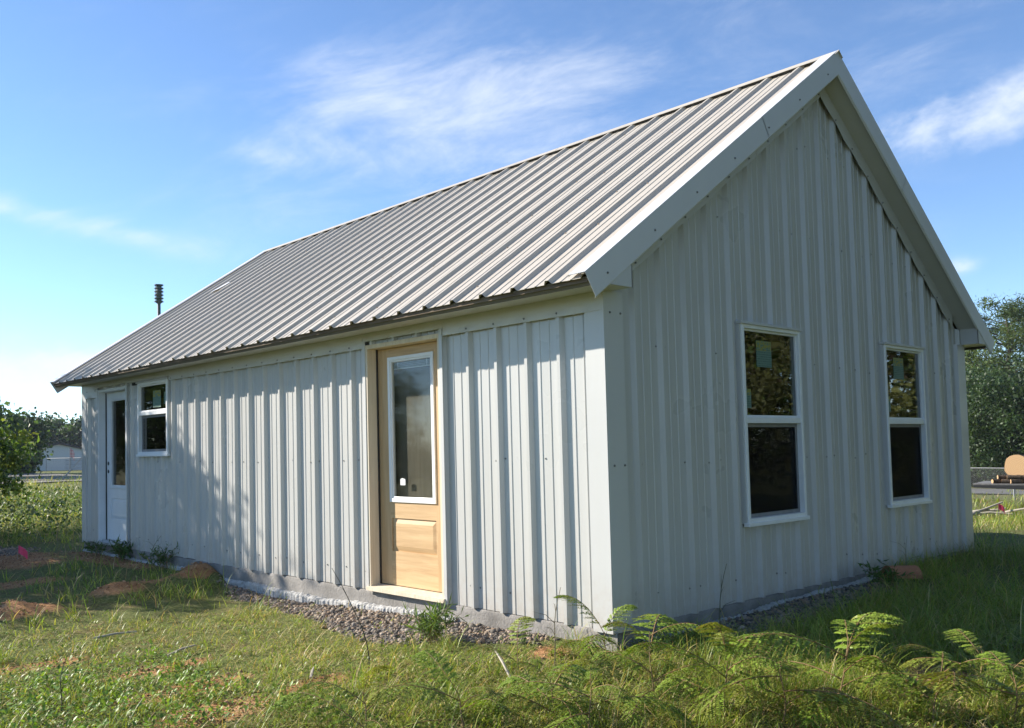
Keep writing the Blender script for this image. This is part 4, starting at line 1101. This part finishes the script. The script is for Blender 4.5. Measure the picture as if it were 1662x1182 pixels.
# trees mirrored in the gable windows, more and taller ones added to shade it
TH = [(12.0, -7.4, 12, 3.3, 'thicket tree mirrored in the nearer gable window'), (18.0, -6.6, 12, 3.4, 'thicket tree mirrored in the farther gable window'), (15.0, -12, 13, 4, 'big thicket tree behind the mirrored pair'),
      (24, -7.5, 12, 3.8, 'thicket tree farthest to the right of the yard'), (7.0, -8.6, 11.5, 3.3, 'thicket tree facing the middle of the gable'), (21, -12.5, 13, 4, 'tall thicket tree in the second row'), (2.2, -10.5, 11, 3.2, 'thicket tree nearest the camera behind the right shoulder')]
for i, (x, y, h, rx, lb) in enumerate(TH):
    tree('thicket_tree', lb, x, y, h, (h * .5, rx, rx, h * .48), .2, 170, 150, .16, [(.08, .125, .028), (.11, .12, .045), (.15, .165, .055)], 120 + i, 'thicket opposite the gable', .62)

# ------------------------------------------------------------------ far left: drive, house, fence, flag
k = Mat('gravel_drive'); p = k.pos(); n1 = k.noise(p, 1.2, 5, .6); k.pbsdf(k.ramp(n1, [(.3, (.15, .14, .12)), (.7, (.27, .25, .22))]), .95, .1); M_DRIVE = k.m
def ribbon(name, ctr, wd, mat, lift):
    mb = MB(); n = len(ctr); c = np.array(ctr, float); rows = []
    for i in range(n):
        t = c[min(i + 1, n - 1)] - c[max(i - 1, 0)]; t /= np.linalg.norm(t); s = np.array([-t[1], t[0]])
        row = []
        for f_ in (-1, -.5, 0, .5, 1):
            q_ = c[i] + s * wd[i] / 2 * f_; row.append(len(mb.v)); mb.v.append((q_[0], q_[1], float(ground(q_[0], q_[1])) + lift))
        rows.append(row)
    for r0, r1 in zip(rows[:-1], rows[1:]):
        for i in range(4): mb.f.append((r0[i], r0[i + 1], r1[i + 1], r1[i]))
    return mb.build(name, mat)
tag(ribbon('gravel_drive', [(-30, 36), (-14, 42), (-2, 47), (8, 50), (16, 52), (26, 52), (40, 50)], [5, 5, 5.5, 6.5, 7.5, 7, 6], M_DRIVE, .06), kind='structure')
tag(ribbon('gravel_drive', [(12, 52), (16, 62), (17, 72), (16, 84)], [9, 6, 6, 7], M_DRIVE, .09), kind='structure')
x, y = at_px(96, 96)
hs = empty('far_house', (x, y, float(ground(x, y))), -.30); tag(hs, 'small white gabled house with a dark roof in the far distance at left', 'house')
wm = simple('white_siding', (.60, .60, .58), .6); rm = simple('dark_shingles', (.07, .06, .06), .9)
def ngable(w_, d_, h, rid):
    m = MB(); m.prism([(-w_, 0, -.3), (w_, 0, -.3), (w_, 0, h), (0, 0, rid), (-w_, 0, h)], [(-w_, d_, -.3), (w_, d_, -.3), (w_, d_, h), (0, d_, rid), (-w_, d_, h)]); return m
ngable(4.2, 8, 1.75, 2.75).build('wall', wm, hs)
for s in (-1, 1):
    MB().prism([(s * 4.6, -.35, 1.66), (0, -.35, 2.79), (0, -.35, 2.97), (s * 4.6, -.35, 1.84)], [(s * 4.6, 8.35, 1.66), (0, 8.35, 2.79), (0, 8.35, 2.97), (s * 4.6, 8.35, 1.84)]).build('roof', rm, hs)
gd = MB().box(.6, 2.9, -.05, -.004, -.2, 1.45).build('garage_door', simple('pale_door', (.5, .52, .52), .5), hs)
for i in range(3): MB().box(.62, 2.88, -.056, -.052, .22 + i * .40, .24 + i * .40).build('door_groove', rm, gd)
MB().box(-2.6, -1.6, -.05, -.004, .7, 1.6).build('window', simple('far_glass', (.03, .035, .04), .1), hs)
# chain link fences
M_GALV = simple('galvanised_steel', (.24, .245, .245), .6, .4, .15, 8, 0, .2)
def fence(p0, p1, h, step, dia, wire, label, seed=0):
    p0 = np.array(p0, float); p1 = np.array(p1, float); Ln = np.linalg.norm(p1 - p0); t = (p1 - p0) / Ln
    e = empty('chain_link_fence', (p0[0], p0[1], 0)); tag(e, label, 'fence')
    def G(s, z): q_ = p0 + t * s; return (q_[0] - p0[0], q_[1] - p0[1], float(ground(q_[0], q_[1])) + z)
    n = int(Ln / step)
    for i in range(n + 1):
        s = i * Ln / n; MB().tube([G(s, -.2), G(s, h + .04)], [.035, .035], 8).build('post', M_GALV, e)
    MB().tube([G(s, h) for s in np.linspace(0, Ln, 14)], [.021] * 14, 6).build('top_rail', M_GALV, e)
    mb = MB(); s = -h
    while s < Ln:
        for dr in (1, -1):
            a, b = (s, s + h) if dr > 0 else (s + h, s)
            za, zb = .03, h
            ca, cb = max(0, min(Ln, a)), max(0, min(Ln, b))
            if abs(cb - ca) < .02: continue
            z_a = za + (ca - a) / (b - a) * (zb - za); z_b = za + (cb - a) / (b - a) * (zb - za)
            A_, B_ = np.array(G(ca, z_a)), np.array(G(cb, z_b)); w_ = np.array([0, 0, wire])
            mb.quad(A_ - w_, B_ - w_, B_ + w_, A_ + w_)
        s += dia
    mb.build('wire_mesh', M_GALV, e)
    return e
fence(at_px(1500, 36), at_px(1800, 31), 1.2, 3.0, .075, .0022, 'chain-link fence behind the log trailer at right', 1)
fence(at_px(75, 92), at_px(200, 86), 1.3, 3.0, .22, .006, 'chain-link fence in front of the far house at left', 2)
# road beyond the right fence
k = Mat('asphalt'); p = k.pos(); n1 = k.noise(p, 30, 4, .6); k.pbsdf(k.ramp(n1, [(.3, (.10, .10, .10)), (.7, (.17, .17, .165))]), .9, .2); M_ASPH = k.m
a_, b_, c_ = at_px(1400, 44), at_px(1620, 39), at_px(1900, 35)
tag(ribbon('road', [a_, b_, c_], [4, 4, 4], M_ASPH, .05), kind='structure')

# flag pole by the far house
x, y = at_px(113, 90); z = float(ground(x, y))
fp = empty('flag_on_pole', (x, y, z)); tag(fp, 'small striped red and white flag on a leaning pole by the far house', 'flag')
MB().tube([(0, 0, 0), (0, 0, 2.3)], [.03, .02], 6).build('pole', M_GALV, fp)
k = Mat('striped_cloth'); p = k.obj(); sx_ = k.node('ShaderNodeSeparateXYZ'); k.l.new(p, sx_.inputs[0])
k.pbsdf(k.mix(k.math('GREATER_THAN', k.math('FRACT', k.math('MULTIPLY', sx_.outputs[2], 7.)), .5), (.62, .12, .14), (.7, .66, .66)), .8, .1)
mb = MB()
for i in range(6):
    a, b = i / 6, (i + 1) / 6
    f_ = lambda t: (.03 + t * .36, -.22 * t + .05 * math.sin(t * 9), 2.25 - .45 * t * t)
    A_, B_ = np.array(f_(a)), np.array(f_(b)); dn = np.array([0, 0, -.85]); th_ = np.array([.004, .004, 0])
    mb.prism([A_, B_, B_ + dn, A_ + dn], [A_ + th_, B_ + th_, B_ + dn + th_, A_ + dn + th_])
mb.build('cloth', k.m, fp)
# leaning pale pole next to the house end
x, y = at_px(134, 60); z = float(ground(x, y))
lp = MB().tube([(-1.3, .2, -.1), (0, 0, 1.4), (1.2, 0, 2.9)], [.05, .045, .035], 6).build('leaning_pole', simple('weathered_wood', (.42, .38, .32), .8), loc=(x, y, z)); tag(lp, 'pale leaning pole beside the far end of the metal house', 'pole')

# siren on a pole beyond the roof
x, y = at_px(259, 46); z = float(ground(x, y)); M_SIR = simple('weathered_siren_paint', (.085, .10, .085), .6)
sr = empty('warning_siren', (x, y, z)); tag(sr, 'dark stacked warning siren on a pole rising beyond the roof', 'siren')
ztop = float((CAM + pxdir(259, 460) / (pxdir(259, 460) @ FW) * 46)[2]) - z
MB().tube([(0, 0, 0), (0, 0, ztop - .85)], [.12, .085], 10).build('pole', M_SIR, sr, True)
MB().tube([(0, 0, ztop - 1.0), (0, 0, ztop - .9), (0, 0, ztop - .9)], [.07, .2, .05], 14).build('mount', M_SIR, sr, True)
MB().tube([(0, 0, ztop - .95), (0, 0, ztop)], [.135, .135], 14).build('core', M_SIR, sr, True)
for i in range(6):
    zc = ztop - .9 + i * .17
    MB().tube([(0, 0, zc), (0, 0, zc + .03), (0, 0, zc + .05)], [.235, .235, .14], 16).build('horn_ring', M_SIR, sr)
for i in range(4):
    a = i * math.pi / 2 + .5; MB().tube([(math.cos(a) * .2, math.sin(a) * .2, ztop - .9), (math.cos(a) * .2, math.sin(a) * .2, ztop)], [.015, .015], 5).build('strut', M_SIR, sr)

# white sheet laid on the roof to stand for a bright glint
b = np.array(roof_pt(2.55, 8.6, -.003, 0))
sc_ = MB().prism([roof_pt(2.45, 8.72, -.004, 0), roof_pt(2.72, 8.55, -.004, 0), roof_pt(2.70, 8.48, -.006, 0), roof_pt(2.50, 8.58, -.005, 0)],
                 [roof_pt(2.45, 8.72, -.007, 0), roof_pt(2.72, 8.55, -.010, 0), roof_pt(2.70, 8.48, -.009, 0), roof_pt(2.50, 8.58, -.008, 0)]).build('glint_patch', M_VINYL); tag(sc_, 'small white patch standing for a glint high on the tan roof', 'glint patch')

# ------------------------------------------------------------------ right: trailer, logs, branches, flags
p0, p1 = np.array(at_px(1574, 27.3)), np.array(at_px(1760, 25.5)); t = (p1 - p0) / np.linalg.norm(p1 - p0); ang = math.atan2(t[1], t[0])
Lt = float(np.linalg.norm(p1 - p0)); zg = float(ground(*p0)); zd = -.16
tr = empty('flatbed_trailer', (p0[0], p0[1], zg), ang); tag(tr, 'dark flatbed trailer carrying firewood at right', 'trailer')
dk = zd - zg
M_TR = simple('black_trailer_paint', (.02, .02, .022), .5); M_DECK = simple('weathered_deck', (.17, .165, .155), .8, .2, .3, 9)
m = MB(); m.prism([(0, -.05, dk - .10), (Lt, -.05, dk - .22), (Lt, -.05, dk - .03), (0, -.05, dk - .03)], [(0, 2.05, dk - .10), (Lt, 2.05, dk - .22), (Lt, 2.05, dk - .03), (0, 2.05, dk - .03)]); m.build('frame', M_TR, tr)
nb = 10
for i in range(nb): MB().box(-.02, Lt, i * .2, i * .2 + .185, dk - .03, dk + .012).build('deck_board', M_DECK, tr)
for i in range(2):
    wx = 2.15 + i * .85
    for yy in (.05, 1.75):
        wh = MB().tube([(wx, yy, dk * .5 - .03), (wx, yy + .2, dk * .5 - .03)], [.33, .33], 18).build('wheel', M_BLACK, tr); MB().tube([(wx, yy - .01, dk * .5 - .03), (wx, yy + .02, dk * .5 - .03)], [.17, .17], 12).build('rim', M_GALV, wh)
k = Mat('cut_log_end'); p = k.obj(); ln_ = k.node('ShaderNodeVectorMath', operation='LENGTH'); k.l.new(k.mapv(p, (1, 0, 1)), ln_.inputs[0])
rg_ = k.math('FRACT', k.math('MULTIPLY', k.math('ADD', ln_.outputs['Value'], k.math('MULTIPLY', k.noise(p, 5, 3), .06)), 22.))
k.pbsdf(k.mix(k.math('MULTIPLY', rg_, .7), (.50, .34, .19), (.30, .17, .08)), .85, .1, 0., k.bump(k.noise(p, 25, 4), .4, .01)); M_END = k.m
def logpiece(x, y, z, rz, r0, Ln, label, seed, group, tilt=0., big=False):
    r = random.Random(seed); e = empty('log', (x, y, z), rz); e.rotation_euler = (0, tilt, rz); tag(e, label, 'log', group)
    seg = 18 if big else 9
    rr_ = [r0 * (1 + r.uniform(-.045, .045)) for _ in range(seg)]
    ring = lambda yy, s: [(math.cos(i * 2 * math.pi / seg) * rr_[i] * s, yy, math.sin(i * 2 * math.pi / seg) * rr_[i] * s) for i in range(seg)]
    m = MB(); a, b = ring(0, 1), ring(Ln, .96); m.v = a + b; m.f = [(i, (i + 1) % seg, seg + (i + 1) % seg, seg + i) for i in range(seg)]; m.build('bark', M_BARK, e, False)
    for yy, s in ((-.004, .985), (Ln + .004, .945)): m = MB(); m.prism(ring(yy, s), ring(yy + .006 * (1 if yy < 0 else -1), s)); m.build('cut_end', M_END, e)
    return e
tn = np.array([t[0], t[1]]); nn = np.array([-t[1], t[0]])
def ontr(s, w_): q_ = p0 + tn * s + nn * w_; return float(q_[0]), float(q_[1])
s_log = 1.48
def s_at(u):          # distance along the trailer for a pixel column of the photograph
    best = min(np.linspace(0, Lt, 400), key=lambda s: abs(PPX + FPX * float((np.array([*(p0 + tn * s), zd]) - CAM) @ RT) / float((np.array([*(p0 + tn * s), zd]) - CAM) @ FW) - u)); return float(best)
x, y = ontr(s_at(1650), .30); logpiece(x, y, zd + .012 + .13 + .36, ang - .25, .36, .5, 'thick round log with an orange cut end on the trailer', 1, 'firewood on the trailer', 0, True)
spots = [(1610, .1, 0, .3), (1625, .15, 0, -.2), (1640, .1, 0, .1), (1652, .2, 0, .2), (1668, .1, 0, 0), (1618, .2, 1, .1), (1634, .15, 1, -.15), (1648, .25, 1, .2), (1663, .2, 1, 0)]
LOGL = ['split log at the left end of the bottom row on the trailer', 'second split log from the left in the bottom row on the trailer', 'third split log from the left in the bottom row on the trailer', 'split log under the thick round log on the trailer', 'split log at the right end of the bottom row on the trailer', 'split log at the left end of the upper row on the trailer', 'second split log from the left in the upper row on the trailer', 'split log in the upper row left of the thick round log', 'split log at the right end of the upper row on the trailer']
for i, (u, w_, lv, dz) in enumerate(spots):
    x, y = ontr(s_at(u), w_); logpiece(x, y, zd + .012 + .065 + lv * .12, ang - 1.25 + dz, .065, .5, LOGL[i], 10 + i, 'firewood on the trailer')
M_BR = simple('peeled_branch', (.38, .34, .27), .8, .2, .2, 9)
bx_, by_ = at_px(1590, 20.5); 
for i, (dx, dy, L_, a, up_) in enumerate([(q_[0] * .7, q_[1] * .7, q_[2] * .62, q_[3], q_[4] * .8) for q_ in [(0, 0, 1.3, .3, .22), (.1, .2, 1.0, -.5, .1), (-.3, .1, 1.1, .9, .05), (.35, -.1, .9, .1, .12), (-.1, -.25, 1.2, -.2, .03), (.55, -.55, 1.0, -.7, .14)]]):
    x, y = bx_ + dx, by_ + dy; z = float(ground(x, y)) + .06; c_, s_ = math.cos(a - 1.0), math.sin(a - 1.0)
    o = MB().tube([(-c_ * L_ / 2, -s_ * L_ / 2, .02), (0, .05, .06 + up_ * .3), (c_ * L_ / 2, s_ * L_ / 2, up_ * 1.6)], [.034, .028, .018], 7).build('cut_branch', M_BR, loc=(x, y, z)); tag(o, ['pale cut branch sticking up highest from the small heap on the lawn', 'pale cut branch crossing the back of the small heap', 'pale cut branch at the left of the small heap', 'pale cut branch at the right of the small heap', 'pale cut branch lowest in front of the small heap', 'curved pale branch lying alone right of the heap'][i], 'branch', 'cut branches on the lawn' if i < 5 else None)
M_PINK = simple('pink_plastic', (.75, .05, .14), .5); M_WIRE = simple('flag_wire', (.25, .25, .25), .4, .5, .1, 10, 0, .8)
def flag(x, y, h, label, seed, w_=.12):
    r = random.Random(seed); z = float(ground(x, y)); e = empty('survey_flag', (x, y, z)); tag(e, label, 'flag', 'pink survey flags')
    MB().tube([(0, 0, -.02), (.01, 0, h)], [.0025, .0025], 5).build('wire', M_WIRE, e)
    m = MB(); d = np.array([.72, -.6, 0]); n_ = 5; pr = []
    for i in range(n_ + 1):
        t_ = i / n_; pr.append(np.array([.01, 0, h - .005 - .03 * t_ * t_ * 3]) + d * w_ * t_ + np.array([.5, .6, 0]) * .02 * math.sin(t_ * 6 + seed))
    for a, b in zip(pr[:-1], pr[1:]):
        dn = np.array([0, 0, -w_ * .85]); th_ = np.array([.0008, .0008, 0]); m.prism([a, b, b + dn * .9, a + dn], [a + th_, b + th_, b + dn * .9 + th_, a + dn + th_])
    m.build('flag_sheet', M_PINK, e)
g = at_px(1612, 14.6); flag(*g, .36, 'pink survey flag standing in the sunlit grass right of the house', 1, .11)
g = at_px(28, 12.2); flag(*g, .20, 'pink survey flag low in the grass at the left edge', 2, .13)
# clay pipe shard in the shaded grass
g = gpt(1486, 940, -.02)
pc = MB(); n_ = 12; a = []; b = []; R0, R1 = .105, .090
prof0 = [(math.cos(w) * R0, math.sin(w) * R0) for w in np.linspace(-.1, math.pi + .1, n_)] + [(math.cos(w) * R1, math.sin(w) * R1) for w in np.linspace(math.pi + .1, -.1, n_)]
A_ = [(px_, 0.0, pz_) for px_, pz_ in prof0]; B_ = [(px_ * .93, .26, pz_ * .93) for px_, pz_ in prof0]
pc.prism(A_, B_); o = pc.build('clay_pipe_shard', simple('terracotta', (.36, .16, .085), .8, .2, .2, 14)); o.location = (g[0], g[1], float(ground(g[0], g[1])) + .07); o.rotation_euler = (.05, .12, .95)
tag(o, 'half-round orange clay pipe shard lying in shaded grass by the gable', 'clay shard')

# sticks lying in the near grass
for i, (u, v, L_, a, lb) in enumerate([(272, 1063, .26, .3, 'pale stick lying in the grass in front of the dirt mounds'), (150, 1026, .34, -.4, 'grey stick at the edge of the tree shade at left'), (830, 1120, .22, 1.2, 'short pale stick standing askew among the seedlings'), (505, 1115, .18, .9, 'small broken stick on the bare soil in the foreground')]):
    g = gpt(u, v, -.2); z = float(ground(g[0], g[1])); c_, s_ = math.cos(a), math.sin(a); up_ = .5 if i == 2 else .06
    o = MB().tube([(0, 0, .03), (c_ * L_ * .5, s_ * L_ * .5, .045 + L_ * up_ * .5), (c_ * L_, s_ * L_, .04 + L_ * up_)], [.010, .009, .006], 6).build('stick', M_BR, loc=(g[0], g[1], z)); tag(o, lb, 'stick', 'sticks in the grass')

# the air of a humid summer morning: one closed box round everything
hm = MB().box(float(ax[0]) - 6, float(ax[-1]) + 6, float(ay[0]) - 6, float(ay[-1]) + 6, -3.0, 17.0).mesh('haze', M_VINYL); hm.materials.clear()
k = Mat('humid_air'); pv = k.node('ShaderNodeVolumePrincipled', Density=.0003); pv.inputs['Color'].default_value = (.82, .89, 1, 1)
k.l.new(pv.outputs[0], k.out.inputs['Volume']); hm.materials.append(k.m)
tag(link('haze', hm), kind='stuff')
